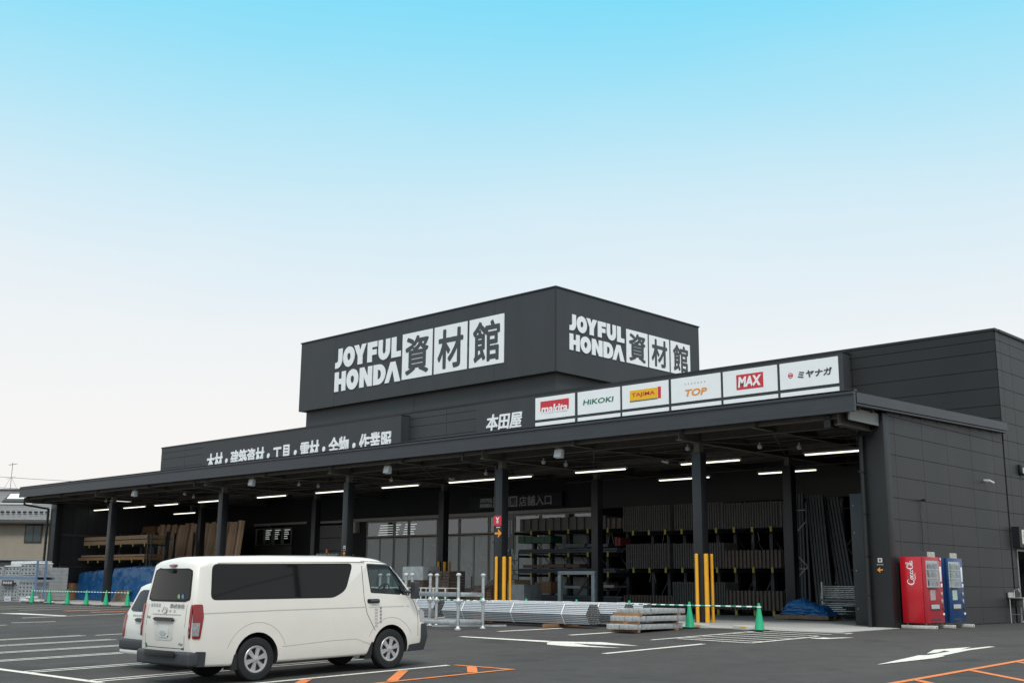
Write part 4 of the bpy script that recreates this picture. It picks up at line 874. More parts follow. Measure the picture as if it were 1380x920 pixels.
t = thing('flatbed_trolley', 'white tube flatbed trolley parked behind the pipe bundles', 'trolley', (-34, 31.5, 0), group='white trolleys behind the pipe bundles')
wt = mat('white tube', (.62, .62, .58), .4)
def trolley(t):
    m = MB()
    for y in (-.35, .35): m.tube((-.7, y, .45), (-.7, y, .95), .02, 8); m.tube((.7, y, .45), (.7, y, .95), .02, 8); m.tube((-.7, y, .95), (.7, y, .95), .02, 8); m.tube((0, y, .45), (0, y, .95), .015, 8)
    for x in (-.7, .7): m.tube((x, -.35, .95), (x, .35, .95), .02, 8)
    m.build('rails', wt, t, local=True); MB().box(-.75, .75, -.38, .38, .40, .45).build('deck', wt, t, local=True)
    for x in (-.6, .6):
        for y in (-.3, .3): MB().tube((x, y - .02, .09), (x, y + .02, .09), .09, 14).tube((x, y, .15), (x, y, .4), .015, 6).build('wheel', rubber, t, local=True)
trolley(t)
dup(t, (-36.0, 31.6, 0), R(4), 'white tube flatbed trolley parked furthest left behind the pipe bundles'); dup(t, (-37.9, 31.4, 0), R(-3), 'white tube flatbed trolley half hidden by the stillage posts')
t = thing('forklift', 'small forklift with an orange beacon, its top showing above the white van', 'forklift', (-43.2, 33, 0))
MB().box(-44.0, -42.3, 32.9, 33.9, .3, 1.2).build('chassis', plastic, t, bevel=.05)
for x in (-43.95, -42.45):
    for y in (32.95, 33.75): MB().box(x, x + .07, y, y + .07, 1.2, 2.35).build('cage_post', plastic, t)
m = MB(); m.box(-44.0, -42.3, 32.92, 33.85, 2.35, 2.40)
for k in range(6): m.box(-43.9 + k * .28, -43.85 + k * .28, 32.92, 33.85, 2.40, 2.45)
m.build('overhead_guard', greyfr, t); m = MB(); m.lathe([(.001, 2.66), (.05, 2.63), (.06, 2.45), (.001, 2.45)], (-43.4, 33.1, 0), n=14); m.build('beacon', mat('orange beacon', (.75, .16, .02), .3), t, smooth=True)

# ------------------------------------------------------------------ left bay: timber
t = thing('timber_rack', 'dark cantilever rack with yellow tips holding timber at the left end', 'storage rack', (-63, 33.4, 0))
for x in (-66.4, -65.2, -62.6, -61.2, -59.9):
    MB().box(x - .06, x + .06, 34.3, 34.5, 0, 3.9).build('upright', rackm, t)
    for z in (2.3, 3.18): MB().box(x - .04, x + .04, 33.05, 34.3, z - .12, z - .01).build('arm', rackm, t); MB().box(x - .04, x + .04, 33.0, 33.04, z - .15, z + .04).build('arm_tip', tipy, t)
for x in (-59.6, -59.2): MB().box(x, x + .06, 33.0, 33.06, 0, 3.7).build('upright', rackm, t)
m = MB()
for k in range(4): m.bar((-59.58, 33.1, .5 + k * .75), (-59.16, 34.3, .5 + (k + (1 if k % 2 else .4)) * .75), .02, .03)
m.build('brace', rackm, t)
def timber(lbl, x0, x1, z0, z1, m_=woodB, y0=33.1, n=2):
    t = thing('timber_pack', lbl, 'timber pack', (x0, y0, z0), group='packs of timber on the left rack')
    for i in range(n):
        h = (z1 - z0) / n
        for k in range(5): MB().box(x0 + random.uniform(-.06, .05), x1 + random.uniform(-.05, .05), y0 + k * .22, y0 + k * .22 + .21, z0 + i * h, z0 + (i + 1) * h - .012).build('plank', m_, t)
wl = mat('orange brown planks', (.33, .205, .115), .8, 0, .28, 3, .1, 20, stretch=(1, 6, 8))
timber('upper pack of pale timber on the top arms of the left rack', -67.3, -59.8, 3.46, 3.68, wl, n=1)
timber('lower pack of pale timber on the top arms of the left rack', -67.3, -59.8, 3.19, 3.43, wl, n=1)
timber('thin pack of timber on the lower arms of the left rack', -67.5, -60.0, 2.50, 2.62, wl, n=1)
timber('longest reddish timber pack lying on the lower arms of the left rack', -67.9, -60.0, 2.31, 2.48, mat('reddish planks', (.34, .16, .075), .8, 0, .3, 3, stretch=(1, 6, 8)), n=1)
def tarpwall(lbl, x0, x1, y, h0, h1, seed):
    vs = []; fs = []; nx, nz = 70, 34
    for j in range(nz + 1):
        for i in range(nx + 1):
            u, v = i / nx, j / nz; x = x0 + (x1 - x0) * u; top = h0 + (h1 - h0) * u + .07 * NZ.noise(Vector((x * 2, seed, 0)))
            s = 1 - v                                                 # v runs up the front then back over the top
            if v < .7: z = top * (v / .7); yy = y + .10 * NZ.noise(Vector((x * 1.7, z * 1.3, seed))) + .045 * NZ.noise(Vector((x * 6, z * 4, seed))) + .08 * (z / top) ** 2 - .05 * (1 - v / .7)
            else: q = (v - .7) / .3; z = top + .05 * math.sin(q * 3) + .05 * NZ.noise(Vector((x * 4, q * 3, seed))) - .12 * q * q; yy = y + .08 + q * .9
            vs.append((x, yy, z + .02))
    for j in range(nz):
        for i in range(nx): a = j * (nx + 1) + i; fs.append((a, a + 1, a + nx + 2, a + nx + 1))
    # closed ends down to the floor
    o = MB().add(vs, fs).build('tarpaulin', tarp, None, smooth=True, angle=70); md = o.modifiers.new('s', 'SOLIDIFY'); md.thickness = .008
    tag(o, lbl, 'tarpaulin', 'blue tarpaulins over the stock in the left bay')
tarpwall('blue tarpaulin over goods left of the second canopy column', -66.9, -62.9, 32.7, 1.55, 1.75, 1.0)
tarpwall('blue tarpaulin over goods right of the second canopy column, behind the leaning pallet', -62.5, -57.0, 32.6, 1.8, 1.95, 5.0)
for i, (x0, x1, h, l) in enumerate(((-66.8, -63.0, 1.5, 'stock under the left blue tarpaulin'), (-62.4, -57.1, 1.72, 'stock under the right blue tarpaulin'))):
    t = thing('covered_stock', l, 'covered goods', (x0, 33, 0)); MB().box(x0, x1, 32.95, 33.65, 0, h).build('stock', woodB, t); MB().box(x0 - .04, x0 - .01, 32.9, 33.6, .3, h - .1).build('cover_side', tarp, t)
pl = pallet('old wooden pallet leaning against the right blue tarpaulin', (-60.7, 32.25, .02), R(4), 1.35, 1.25, tilt=R(66)); 
t = thing('brick_stack', 'small stack of orange bricks beside the left blue tarpaulin', 'stack of bricks', (-67.3, 32.6, 0))
for k in range(8): MB().box(-67.6, -67.05, 32.5, 32.8, .06 + k * .115, .165 + k * .115).build('brick', mat('orange bricks', (.33, .17, .09), .85, 0, .3, 7), t, bevel=.008)
t = thing('bucket', 'small red bucket on the slab at the far left of the canopy', 'bucket', (-67.9, 31.9, .03)); MB().lathe([(.001, .01), (.13, .01), (.17, .30), (.155, .30), (.12, .03), (.001, .03)], (-68.0 + .2, 31.7, .03), n=18).build('shell', mat('red plastic', (.5, .02, .03), .5), t, smooth=True)
m = MB(); m.tube((-67.97, 31.7, .33), (-67.8, 31.7, .46), .008, 6); m.tube((-67.8, 31.7, .46), (-67.63, 31.7, .33), .008, 6); m.build('handle', greyfr, t)
t = thing('pole', 'thin yellowish pole leaning against the left end wall', 'pole', (-68.0, 32.3, 0)); MB().tube((-67.95, 31.95, .03), (-68.1, 32.1, 2.2), .02, 8).build('shaft', wl, t)
# leaning planks
PL = []
for k in range(4):
    m = MB(); m.add([(-.14, 0, 0), (.14, 0, 0), (.14, .5, 4.45), (-.14, .5, 4.45), (-.14, .045, 0), (.14, .045, 0), (.14, .545, 4.45), (-.14, .545, 4.45)], [(0, 3, 2, 1), (4, 5, 6, 7), (0, 1, 5, 4), (1, 2, 6, 5), (2, 3, 7, 6), (3, 0, 4, 7)])
    me = m.build('timber_board', mat('leaning board %d' % k, [(.52, .36, .25), (.42, .28, .19), (.58, .42, .30), (.47, .33, .22)][k], .8, 0, .25, 2, .1, 20, stretch=(6, 6, .5)), None); PL.append(me)
for i in range(36):
    o = PL[i] if i < 4 else PL[i % 4].copy()
    if i >= 4: col.objects.link(o)
    o.location = (-66.2 + i * .262 + random.uniform(-.03, .03), 36.85 + random.uniform(-.06, .2), .05); o.scale = (1.4, 1, 1 + random.uniform(-.015, .02)); o.rotation_euler = (0, R(2.6 - i * .07 + random.uniform(-.3, .3)), R(random.uniform(-4, 4)))
    tag(o, (ORD[i] + ' tall timber board from the left in the leaning row' if i < 18 else ['rightmost', 'second', 'third', 'fourth', 'fifth', 'sixth', 'seventh', 'eighth', 'ninth', 'tenth', 'eleventh', 'twelfth', 'thirteenth', 'fourteenth', 'fifteenth', 'sixteenth', 'seventeenth', 'eighteenth'][35 - i] + ' tall timber board' + (' from the right' if i < 35 else '') + ' in the leaning row behind the vans'), 'timber board', 'timber boards leaning upright in the left bay')
t = thing('timber_crate', 'tall reddish brown timber block at the left end of the leaning boards', 'timber stack', (-67.0, 36.5, 0)); MB().box(-67.9, -66.5, 37.2, 38.3, 0, 4.5).build('boards', woodB, t); MB().box(-67.92, -66.48, 37.15, 37.19, 1.2, 1.3).build('batten', woodA, t)
t = thing('board_rack', 'dark steel posts holding up the leaning timber boards', 'board rack', (-62, 36.5, 0))
for x in (-66.6, -64.6, -62.6, -60.5):
    MB().box(x - .04, x + .04, 36.4, 36.48, 0, 3.95).build('post', rackm, t); MB().bar((x, 36.44, 3.4), (x + .35, 36.3, 3.75), .03, .03).bar((x, 36.44, 3.6), (x + .35, 36.3, 3.3), .03, .03).build('prong', rackm, t)
MB().box(-67.5, -58, 36.5, 36.56, 1.5, 1.58).build('rail', rackm, t)
MB().box(-66.56, -64.64, 36.41, 36.46, 3.80, 3.86).build('rail', rackm, t)

# ------------------------------------------------------------------ vending machines
zb = .15
def vending(lbl, y0, y1, col_m, front_m, logo):
    t = thing('vending_machine', lbl, 'vending machine', (-14.75, (y0 + y1) / 2, 0))
    xa, xb = -15.1, -14.36
    MB().box(xa, xb - .10, y0, y1, zb, 1.98).build('cabinet', col_m, t, bevel=.012)
    d = MB().box(xb - .095, xb, y0, y1, zb, 1.98).build('door', front_m, t, bevel=.015)
    for y in (y0 + .08, y1 - .08):
        for x in (xa + .1, xb - .1): MB().tube((x, y, .09), (x, y, zb), .02, 8).build('foot', greyfr, t)
    ww = y1 - y0; wy0, wy1 = y0 + .05, y0 + ww * .70
    MB().box(xb, xb + .012, wy0, wy1, 1.13, 1.87).build('display_frame', mat('pale display frame', (.50, .51, .52), .4), t)
    m = MB()
    for k in range(3): m.box(xb + .012, xb + .016, wy0 + .025, wy1 - .025, 1.165 + k * .24, 1.36 + k * .24)
    m.build('display_back', mat('display back', (.45, .50, .52), .3), t)
    cols = [(.35, .05, .05), (.5, .42, .2), (.1, .2, .4), (.35, .35, .33), (.15, .3, .15), (.08, .06, .05)]
    for k in range(3):
        for i in range(7):
            c = random.choice(cols); yy = wy0 + .05 + i * (wy1 - wy0 - .1) / 7
            MB().tube((xb + .03, yy + .02, 1.17 + k * .24), (xb + .03, yy + .02, 1.17 + k * .24 + random.choice((.10, .13, .15))), .028, 8).build('sample_can', mat('can %.2f%.2f' % (c[0], c[1]), c, .4), t, smooth=True)
    MB().box(xb + .062, xb + .066, wy0, wy1, 1.13, 1.87).build('display_glass', glassT, t)
    m = MB()
    for k in range(3): m.box(xb + .012, xb + .06, wy0 + .01, wy1 - .01, 1.14 + k * .24, 1.165 + k * .24)
    m.build('button_strip', mat('white buttons', (.6, .6, .6), .4), t)
    MB().box(xb, xb + .01, y0 + ww * .2, y0 + ww * .5, .78, 1.06).build('poster', mat('poster %s' % lbl[:3], (.42, .32, .33) if logo else (.40, .52, .45), .5, 0, .35, 14), t)
    MB().box(xb, xb + .014, y0 + ww * .18, y0 + ww * .72, .50, .67).build('slot_frame', plastic, t); MB().box(xb + .014, xb + .02, y0 + ww * .20, y0 + ww * .68, .545, .66).build('slot_flap', mat('silver flap', (.55, .56, .57), .3, .3), t)
    for yy, z0, z1, c in ((.84, 1.30, 1.72, whitel), (.86, 1.14, 1.24, whitel), (.84, .90, 1.0, stainless), (.84, .68, .80, stainless), (.90, .50, .57, plastic), (.90, .36, .42, whitel)):
        MB().box(xb, xb + .012, y0 + ww * yy, y0 + ww * (yy + .09), z0, z1).build('panel_fitting', c, t, bevel=.003)
    m = MB(); m.prism([(y0 + .12, .22), (y1 - .2, .22), (y1 - .35, .27), (y0 + .30, .27)], FX(xb + .001), 0, .004); m.build('kick_slot', plastic, t)
    MB().box(xb - .03, xb - .01, y0 + .25, y0 + .72, 1.85, 2.12).build('header_card', mat('header card', (.45, .45, .40), .5, 0, .5, 12), t)
    if logo:
        MB().tube((xb + .001, y1 - .09, 1.93), (xb + .012, y1 - .09, 1.93), .055, 18).build('round_badge', redp, t, smooth=True); MB().tube((xb + .012, y1 - .09, 1.93), (xb + .014, y1 - .09, 1.93), .035, 18).build('badge_face', whitel, t)
    return t
VR = vending('red drinks vending machine with white script lettering on its side', 31.85, 32.95, redp, redd, True)
vending('blue drinks vending machine right of the red one', 33.35, 34.40, bluep, bluep, False)
# white script running up the side of the red machine
def ribbon(mb, pts, ws, fn, d0, d1):
    P = []; n = len(pts)
    for i in range(n - 1):
        p0, p1, p2, p3 = pts[max(0, i - 1)], pts[i], pts[i + 1], pts[min(n - 1, i + 2)]
        for k in range(5):
            t_ = k / 5; f = lambda a, b, c, d: .5 * (2 * b + (c - a) * t_ + (2 * a - 5 * b + 4 * c - d) * t_ ** 2 + (3 * b - a - 3 * c + d) * t_ ** 3)
            P.append((f(p0[0], p1[0], p2[0], p3[0]), f(p0[1], p1[1], p2[1], p3[1]), ws[i] + (ws[i + 1] - ws[i]) * t_))
    P.append((*pts[-1], ws[-1]))
    for i in range(len(P) - 1):
        a, b = Vector(P[i][:2]), Vector(P[i + 1][:2]); d = (b - a)
        if d.length < 1e-6: continue
        d.normalize(); nn_ = Vector((-d.y, d.x)); a -= d * .004; b += d * .004
        q = [a + nn_ * P[i][2], b + nn_ * P[i + 1][2], b - nn_ * P[i + 1][2], a - nn_ * P[i][2]]
        mb.prism([(v.x, v.y) for v in q], fn, d0, d1 + .0001 * (i % 7))
m = MB()
# u runs along the word (0..1), v across (0..0.36)
def sfn(u, v, d): return (-14.72 + .02 - v * .62, 31.85 - .001 - d, 1.20 + u * .64)
S = [([(.235, .25), (.20, .30), (.13, .32), (.06, .27), (.02, .16), (.05, .05), (.13, .01), (.22, .05), (.27, .10)], [.008, .016, .012, .02, .03, .024, .014, .010, .006]),
     ([(.30, .16), (.26, .14), (.25, .08), (.28, .035), (.33, .06), (.34, .12), (.30, .16), (.36, .17)], [.010, .016, .018, .014, .012, .014, .010, .006]),
     ([(.45, .14), (.41, .17), (.375, .12), (.38, .05), (.43, .03), (.48, .06)], [.010, .012, .018, .018, .010, .008]),
     ([(.57, .15), (.52, .17), (.49, .12), (.50, .05), (.54, .04), (.58, .09), (.60, .16), (.58, .07), (.60, .03), (.64, .06)], [.010, .012, .016, .018, .010, .008, .008, .014, .012, .006]),
     ([(.62, .155), (.67, .17)], [.014, .014]),
     ([(.80, .28), (.86, .24), (.82, .32), (.74, .29), (.70, .18), (.72, .07), (.79, .03), (.86, .07)], [.006, .014, .012, .018, .026, .022, .012, .006]),
     ([(.86, .15), (.83, .12), (.84, .06), (.87, .05), (.89, .11), (.86, .15)], [.010, .014, .014, .012, .012, .010]),
     ([(.92, .13), (.96, .33), (.92, .35), (.90, .18), (.915, .05), (.95, .05)], [.008, .010, .010, .016, .016, .006]),
     ([(1.02, .15), (.98, .16), (.955, .11), (.965, .05), (1.0, .05), (1.03, .12), (1.02, .06), (1.06, .05)], [.010, .012, .014, .016, .010, .008, .014, .006]),
     ([(.16, .0), (.30, -.055), (.42, -.045), (.52, -.075)], [.006, .016, .012, .004])]
for pts, ws in S: ribbon(m, pts, [w_ * 1.05 for w_ in ws], sfn, 0, .002)
m.build('script_lettering', whitel, VR)
def foot_block(lbl, y): 
    t = thing('concrete_footing', lbl, 'concrete footing', (-14.7, y, 0), group='concrete footings under the vending machines'); MB().box(-15.15, -14.15, y - .09, y + .09, .0, .09).build('block', conc2, t, bevel=.012); MB().tube((-14.15, y - .02, .045), (-14.146, y - .02, .045), .02, 10).build('bolt_hole', trim, t)
foot_block('concrete footing nearest the end pillar, under the red machine', 31.9); foot_block('concrete footing between the red and blue machines', 33.1); foot_block('concrete footing under the far end of the blue machine', 34.4)
# sink
t = thing('wash_sink', 'small stainless steel sink on four legs by the side doorway', 'sink', (-14.9, 40.4, 0))
for x in (-15.12, -14.68):
    for y in (39.85, 40.75): MB().tube((x, y, 0), (x, y, .80), .018, 8).build('leg', stainless, t, smooth=True)
m = MB(); m.box(-15.15, -14.65, 39.82, 40.78, .80, .84); m.build('rim', stainless, t, bevel=.006); MB().box(-15.08, -14.72, 40.2, 40.72, .52, .799).build('basin', stainless, t, bevel=.03); MB().box(-15.17, -15.14, 39.82, 40.4, .84, 1.0).build('splashback', stainless, t)
m = MB(); m.tube((-15.12, 40.3, .84), (-15.12, 40.3, 1.08), .012, 8); m.tube((-15.12, 40.3, 1.08), (-14.98, 40.3, 1.12), .012, 8); m.tube((-14.98, 40.3, 1.12), (-14.95, 40.3, 1.02), .012, 8); m.build('tap', chrome, t, smooth=True)
m = MB(); m.tube((-14.9, 40.45, .02), (-14.9, 40.45, .52), .022, 8); m.box(-15.1, -14.7, 39.9, 39.92, .28, .30); m.box(-15.1, -14.7, 40.7, 40.72, .28, .30); m.build('drain', greyfr, t)
MB().box(-14.64, -14.60, 40.6, 40.8, .52, .62).build('soap_holder', whitel, t)

# ------------------------------------------------------------------ vehicles
class Body:
    """closed lofted shell: stations along x, levels up the side, columns across the caps and roof"""
    def __init__(s, st, crown=.06, fb=.08, rb=.03, cols=9): s.st = st; s.K = len(st[0]); s.crown = crown; s.fb = fb; s.rb = rb; s.C = cols
    def P(s, i, k, c):
        x, w_, z = s.st[i][k]
        q = 1 - c * c
        if i == len(s.st) - 1: x += s.fb * q
        if i == 0: x -= s.rb * q
        if k == s.K - 1: z += s.crown * q * (1 if 0 < i < len(s.st) - 1 else .9)
        return (x, w_ * c, z)
    def mesh(s):
        n, K, C = len(s.st), s.K, s.C; idx = {}; vs = []; fs = []
        cc = [-1 + 2 * j / (C - 1) for j in range(C)]
        def g(i, k, j):
            if (i, k, j) not in idx: idx[(i, k, j)] = len(vs); vs.append(s.P(i, k, cc[j]))
            return idx[(i, k, j)]
        for i in range(n - 1):
            for k in range(K - 1):
                for j in (0, C - 1): fs.append((g(i, k, j), g(i + 1, k, j), g(i + 1, k + 1, j), g(i, k + 1, j)))
            for j in range(C - 1):
                for k in (0, K - 1): fs.append((g(i, k, j), g(i + 1, k, j), g(i + 1, k, j + 1), g(i, k, j + 1)))
        for i in (0, n - 1):
            for k in range(K - 1):
                for j in range(C - 1): fs.append((g(i, k, j), g(i, k, j + 1), g(i, k + 1, j + 1), g(i, k + 1, j)))
        return vs, fs
    def _lv(s, i, z):
        r_ = s.st[i]
        for k in range(s.K - 1):
            if r_[k][2] <= z <= r_[k + 1][2]:
                t = (z - r_[k][2]) / (r_[k + 1][2] - r_[k][2]); return r_[k][0] + (r_[k + 1][0] - r_[k][0]) * t, r_[k][1] + (r_[k + 1][1] - r_[k][1]) * t
        e = r_[0] if z < r_[0][2] else r_[-1]; return e[0], e[1]
    def side(s, x, z):
        pr = [s._lv(i, z) for i in range(len(s.st))]
        for (xa, wa), (xb, wb) in zip(pr[:-1], pr[1:]):
            if xa <= x <= xb: return wa + (wb - wa) * (x - xa) / (xb - xa)
        return pr[0][1] if x < pr[0][0] else pr[-1][1]
    def cap(s, i, c, z):
        x, w_ = s._lv(i, z); q = 1 - c * c
        return (x - s.rb * q if i == 0 else x + s.fb * q), w_ * c
def rpoly(pts, r=.05, n=4):
    out = []; m_ = len(pts)
    for i in range(m_):
        p0, p1, p2 = Vector(pts[i - 1]), Vector(pts[i]), Vector(pts[(i + 1) % m_])
        a = (p0 - p1).normalized() * min(r, (p0 - p1).length * .45); b = (p2 - p1).normalized() * min(r, (p2 - p1).length * .45)
        for k in range(n + 1):
            t = k / n; q = p1 + a * (1 - t) ** 2 + b * t ** 2; out.append((q.x, q.y))
    return out
def side_patch(B_, name, pts, m_, par, sgn=-1, off=.004, r=.05, th=.003, label=None):
    # polygon on the flank, cut into a fan of thin strips so it follows the curved surface
    pts = rpoly(pts, r) if r else pts
    bm = bmesh.new(); vs = [bm.verts.new((x, 0, z)) for x, z in pts]; bm.faces.new(vs)
    xs = [p[0] for p in pts]; zs = [p[1] for p in pts]
    k = int(max(1, (max(xs) - min(xs)) / .25))
    for i in range(1, k): bmesh.ops.bisect_plane(bm, geom=bm.verts[:] + bm.edges[:] + bm.faces[:], plane_co=(min(xs) + (max(xs) - min(xs)) * i / k, 0, 0), plane_no=(1, 0, 0))
    for z in (.5, .95, 1.25, 1.8, .75, 1.1, 1.5, 1.65, 1.35):
        if min(zs) < z < max(zs): bmesh.ops.bisect_plane(bm, geom=bm.verts[:] + bm.edges[:] + bm.faces[:], plane_co=(0, 0, z), plane_no=(0, 0, 1))
    for v in bm.verts: v.co.y = sgn * (B_.side(v.co.x, v.co.z) + off)
    ret = bmesh.ops.extrude_face_region(bm, geom=bm.faces[:])
    for v in [e for e in ret['geom'] if isinstance(e, bmesh.types.BMVert)]: v.co.y += sgn * th
    me = bpy.data.meshes.new(name); bmesh.ops.recalc_face_normals(bm, faces=bm.faces); bm.to_mesh(me); bm.free(); me.materials.append(m_)
    me.polygons.foreach_set('use_smooth', [True] * len(me.polygons)); me.set_sharp_from_angle(angle=R(30))
    o = bpy.data.objects.new(name, me); col.objects.link(o); o.parent = par
    if label: o['label'] = label
    return o
def cap_patch(B_, name, i, c0, c1, z0, z1, m_, par, off=.005, nx=10, nz=6, taper=0, th=.004):
    mb = MB(); sg = -1 if i == 0 else 1; vs = []
    for layer in (0, 1):
        for a in range(nz + 1):
            for b in range(nx + 1):
                u, v = b / nx, a / nz; z = z0 + (z1 - z0) * v; k = 1 - taper * v
                e = .0
                if a in (0, nz) and b in (0, nx): e = .035 / max(.3, abs(c1 - c0))
                c = (c0 + (c1 - c0) * u); cm = (c0 + c1) / 2; c = cm + (c - cm) * k * (1 - e); z = z + (.03 if a == 0 else -.03) * (1 if e else 0)
                x, y = B_.cap(i, c, z); vs.append((x + sg * (off + th * layer), y, z))
    q = (nx + 1) * (nz + 1); fs = []
    for a in range(nz):
        for b in range(nx):
            k = a * (nx + 1) + b; fs += [(k, k + 1, k + nx + 2, k + nx + 1), (q + k, q + k + 1, q + k + nx + 2, q + k + nx + 1)]
    rim = [b for b in range(nx + 1)] + [a * (nx + 1) + nx for a in range(1, nz + 1)] + [nz * (nx + 1) + b for b in range(nx - 1, -1, -1)] + [a * (nx + 1) for a in range(nz - 1, 0, -1)]
    for a, b in zip(rim, rim[1:] + rim[:1]): fs.append((a, b, q + b, q + a))
    return mb.add(vs, fs).build(name, m_, par, local=True, smooth=True)
def wheel(par, x, y, r, w_, sgn, spokes=6):
    wl_ = bpy.data.objects.new('wheel', None); col.objects.link(wl_); wl_.parent = par; wl_.location = (x, y, r)
    # axis along y, outer face towards sgn
    o = sgn * w_ / 2; i_ = -o
    m = MB(); m.lathe([(r * .60, i_), (r * .93, i_ * 1.0), (r * .985, i_ * .8), (r, i_ * .5), (r, o * .5), (r * .985, o * .8), (r * .93, o), (r * .80, o * 1.06), (r * .68, o * 1.04), (r * .63, o * .9), (r * .60, o * .5), (r * .60, i_)], axis='y', n=40)
    m.build('tyre', rubber, wl_, local=True, smooth=True)
    m = MB(); m.lathe([(.001, o * .55), (r * .58, o * .55), (r * .61, o * .60)], axis='y', n=32); m.build('rim_well', trim, wl_, local=True, smooth=True)
    m = MB(); m.lathe([(r * .51, o * .80), (r * .53, o * .94), (r * .60, o * .97), (r * .625, o * .88), (r * .60, o * .70)], axis='y', n=40)
    m.lathe([(.001, o * 1.0), (r * .10, o * .99), (r * .155, o * .92), (r * .16, o * .7)], axis='y', n=24)
    for k in range(spokes):
        a = 2 * math.pi * (k + .25) / spokes; u = Vector((math.cos(a), 0, math.sin(a))); v = Vector((-math.sin(a), 0, math.cos(a)))
        pr = [(r * .13, r * .085), (r * .34, r * .105), (r * .54, r * .15)]; n0 = []
        for rr, hw in pr:
            yy = o * (.95 if rr < r * .2 else (.90 if rr < r * .5 else .93))
            n0 += [u * rr - v * hw + Vector((0, yy - sgn * .02, 0)), u * rr - v * hw * .8 + Vector((0, yy, 0)), u * rr + v * hw * .8 + Vector((0, yy, 0)), u * rr + v * hw + Vector((0, yy - sgn * .02, 0))]
        m.add([tuple(p) for p in n0], [(a_ + q, a_ + q + 1, a_ + q + 5, a_ + q + 4) for a_ in (0, 4) for q in range(3)])
    m.build('rim', hub, wl_, local=True, smooth=True)
def boolean(o, mb, m_, name='cut'):
    c = mb.build(name, m_, None); c.parent = o.parent; c.matrix_local = o.matrix_local
    md = o.modifiers.new('b', 'BOOLEAN'); md.operation = 'DIFFERENCE'; md.object = c; md.solver = 'EXACT'; md.material_mode = 'TRANSFER'
    bpy.context.view_layer.update(); me = bpy.data.meshes.new_from_object(o.evaluated_get(bpy.context.evaluated_depsgraph_get()))
    o.modifiers.clear(); o.data = me; bpy.data.objects.remove(c)
def seam_line(B_, par, pts, wd=.012, m_=seam, sgn=-1, name='door_seam'):
    m = MB()
    for (xa, za), (xb, zb_) in zip(pts[:-1], pts[1:]):
        n_ = max(1, int(math.hypot(xb - xa, zb_ - za) / .08)); d = Vector((xb - xa, zb_ - za)).normalized(); p = Vector((-d.y, d.x)) * wd / 2
        for q in range(n_):
            a = Vector((xa, za)).lerp(Vector((xb, zb_)), q / n_); b = Vector((xa, za)).lerp(Vector((xb, zb_)), (q + 1) / n_)
            vs = [(v.x, sgn * (B_.side(v.x, v.y) + o_), v.y) for o_ in (-.004, .0015) for v in (a + p, b + p, b - p, a - p)]
            m.add(vs, [(0, 3, 2, 1), (4, 5, 6, 7), (0, 1, 5, 4), (1, 2, 6, 5), (2, 3, 7, 6), (3, 0, 4, 7)])
    return m.build(name, m_, par, local=True)
def arcp(cx, cz, r, a0, a1, n=16): return [(cx + r * math.cos(R(a0 + (a1 - a0) * i / n)), cz + r * math.sin(R(a0 + (a1 - a0) * i / n))) for i in range(n + 1)]

# --- white delivery van. local x runs forward (world +Y), local -y is its right side (world +X)
def S_(xs, ws, zs): return list(zip(xs, ws, zs))
Z = (.26, .50, .80, 1.05, 1.25, 1.78, 1.88)
VB = Body([
    S_((.05, .01, .00, .02, .05, .13, .20), (.79, .84, .845, .84, .825, .745, .68), (.30, .50, .80, 1.05, 1.25, 1.775, 1.835)),
    S_((.17, .13, .12, .14, .17, .25, .33), (.83, .862, .868, .865, .85, .775, .71), (.28, .50, .80, 1.05, 1.25, 1.80, 1.86)),
    S_((.7,) * 7, (.84, .868, .872, .868, .852, .778, .715), (.26, .50, .80, 1.05, 1.25, 1.815, 1.87)), S_((1.7,) * 7, (.84, .87, .875, .87, .855, .78, .72), (.26, .50, .80, 1.05, 1.25, 1.82, 1.88)),
    S_((2.7,) * 7, (.84, .87, .875, .87, .855, .78, .72), (.26, .50, .80, 1.05, 1.25, 1.815, 1.875)),
    S_((3.5, 3.5, 3.5, 3.5, 3.5, 3.45, 3.40), (.84, .868, .872, .867, .852, .775, .71), (.26, .50, .80, 1.05, 1.25, 1.80, 1.86)),
    S_((4.30, 4.32, 4.30, 4.18, 4.10, 3.80, 3.66), (.82, .855, .858, .85, .825, .735, .64), (.26, .50, .80, 1.05, 1.25, 1.755, 1.845)),
    S_((4.66, 4.70, 4.68, 4.56, 4.44, 3.99, 3.80), (.74, .80, .80, .775, .745, .675, .58), (.26, .50, .80, 1.05, 1.25, 1.735, 1.815)),
], crown=.05, fb=.13, rb=.035)
WR, WF, TR = 1.15, 3.85, .335
def veh_body(B_, t, pm_, name='body', wheels=(WR, WF), tr=TR, arch=.40, cab=None, hw=.88):
    vs, fs = B_.mesh(); o = MB().add(vs, fs).build(name, pm_, t, local=True, smooth=True, bevel=0)
    me = o.data; bm = bmesh.new(); bm.from_mesh(me)
    es = [e for e in bm.edges if len(e.link_faces) == 2 and e.calc_face_angle(0) > R(42)]
    bmesh.ops.bevel(bm, geom=es, offset=.05, segments=4, affect='EDGES', profile=.5, clamp_overlap=True); bm.to_mesh(me); bm.free()
    me.polygons.foreach_set('use_smooth', [True] * len(me.polygons)); me.set_sharp_from_angle(angle=R(50))
    c = MB()
    for x in wheels:
        for s in (-1, 1): c.tube((x, s * (hw - .34), tr + .01), (x, s * (hw + .2), tr + .01), arch, 36)
    boolean(o, c, mat('wheel arch liner', (.012, .012, .012), .9))
    if cab: boolean(o, cab, mat('cab trim', (.05, .052, .055), .8))
    return o
van = thing('white_van', 'white delivery van parked side-on in the foreground, dark tinted side and rear glass', 'van', (-16.43, 9.53, gz(9.53) - .006), group=None)
van.rotation_euler = (0, -math.atan(.025), R(90.3))
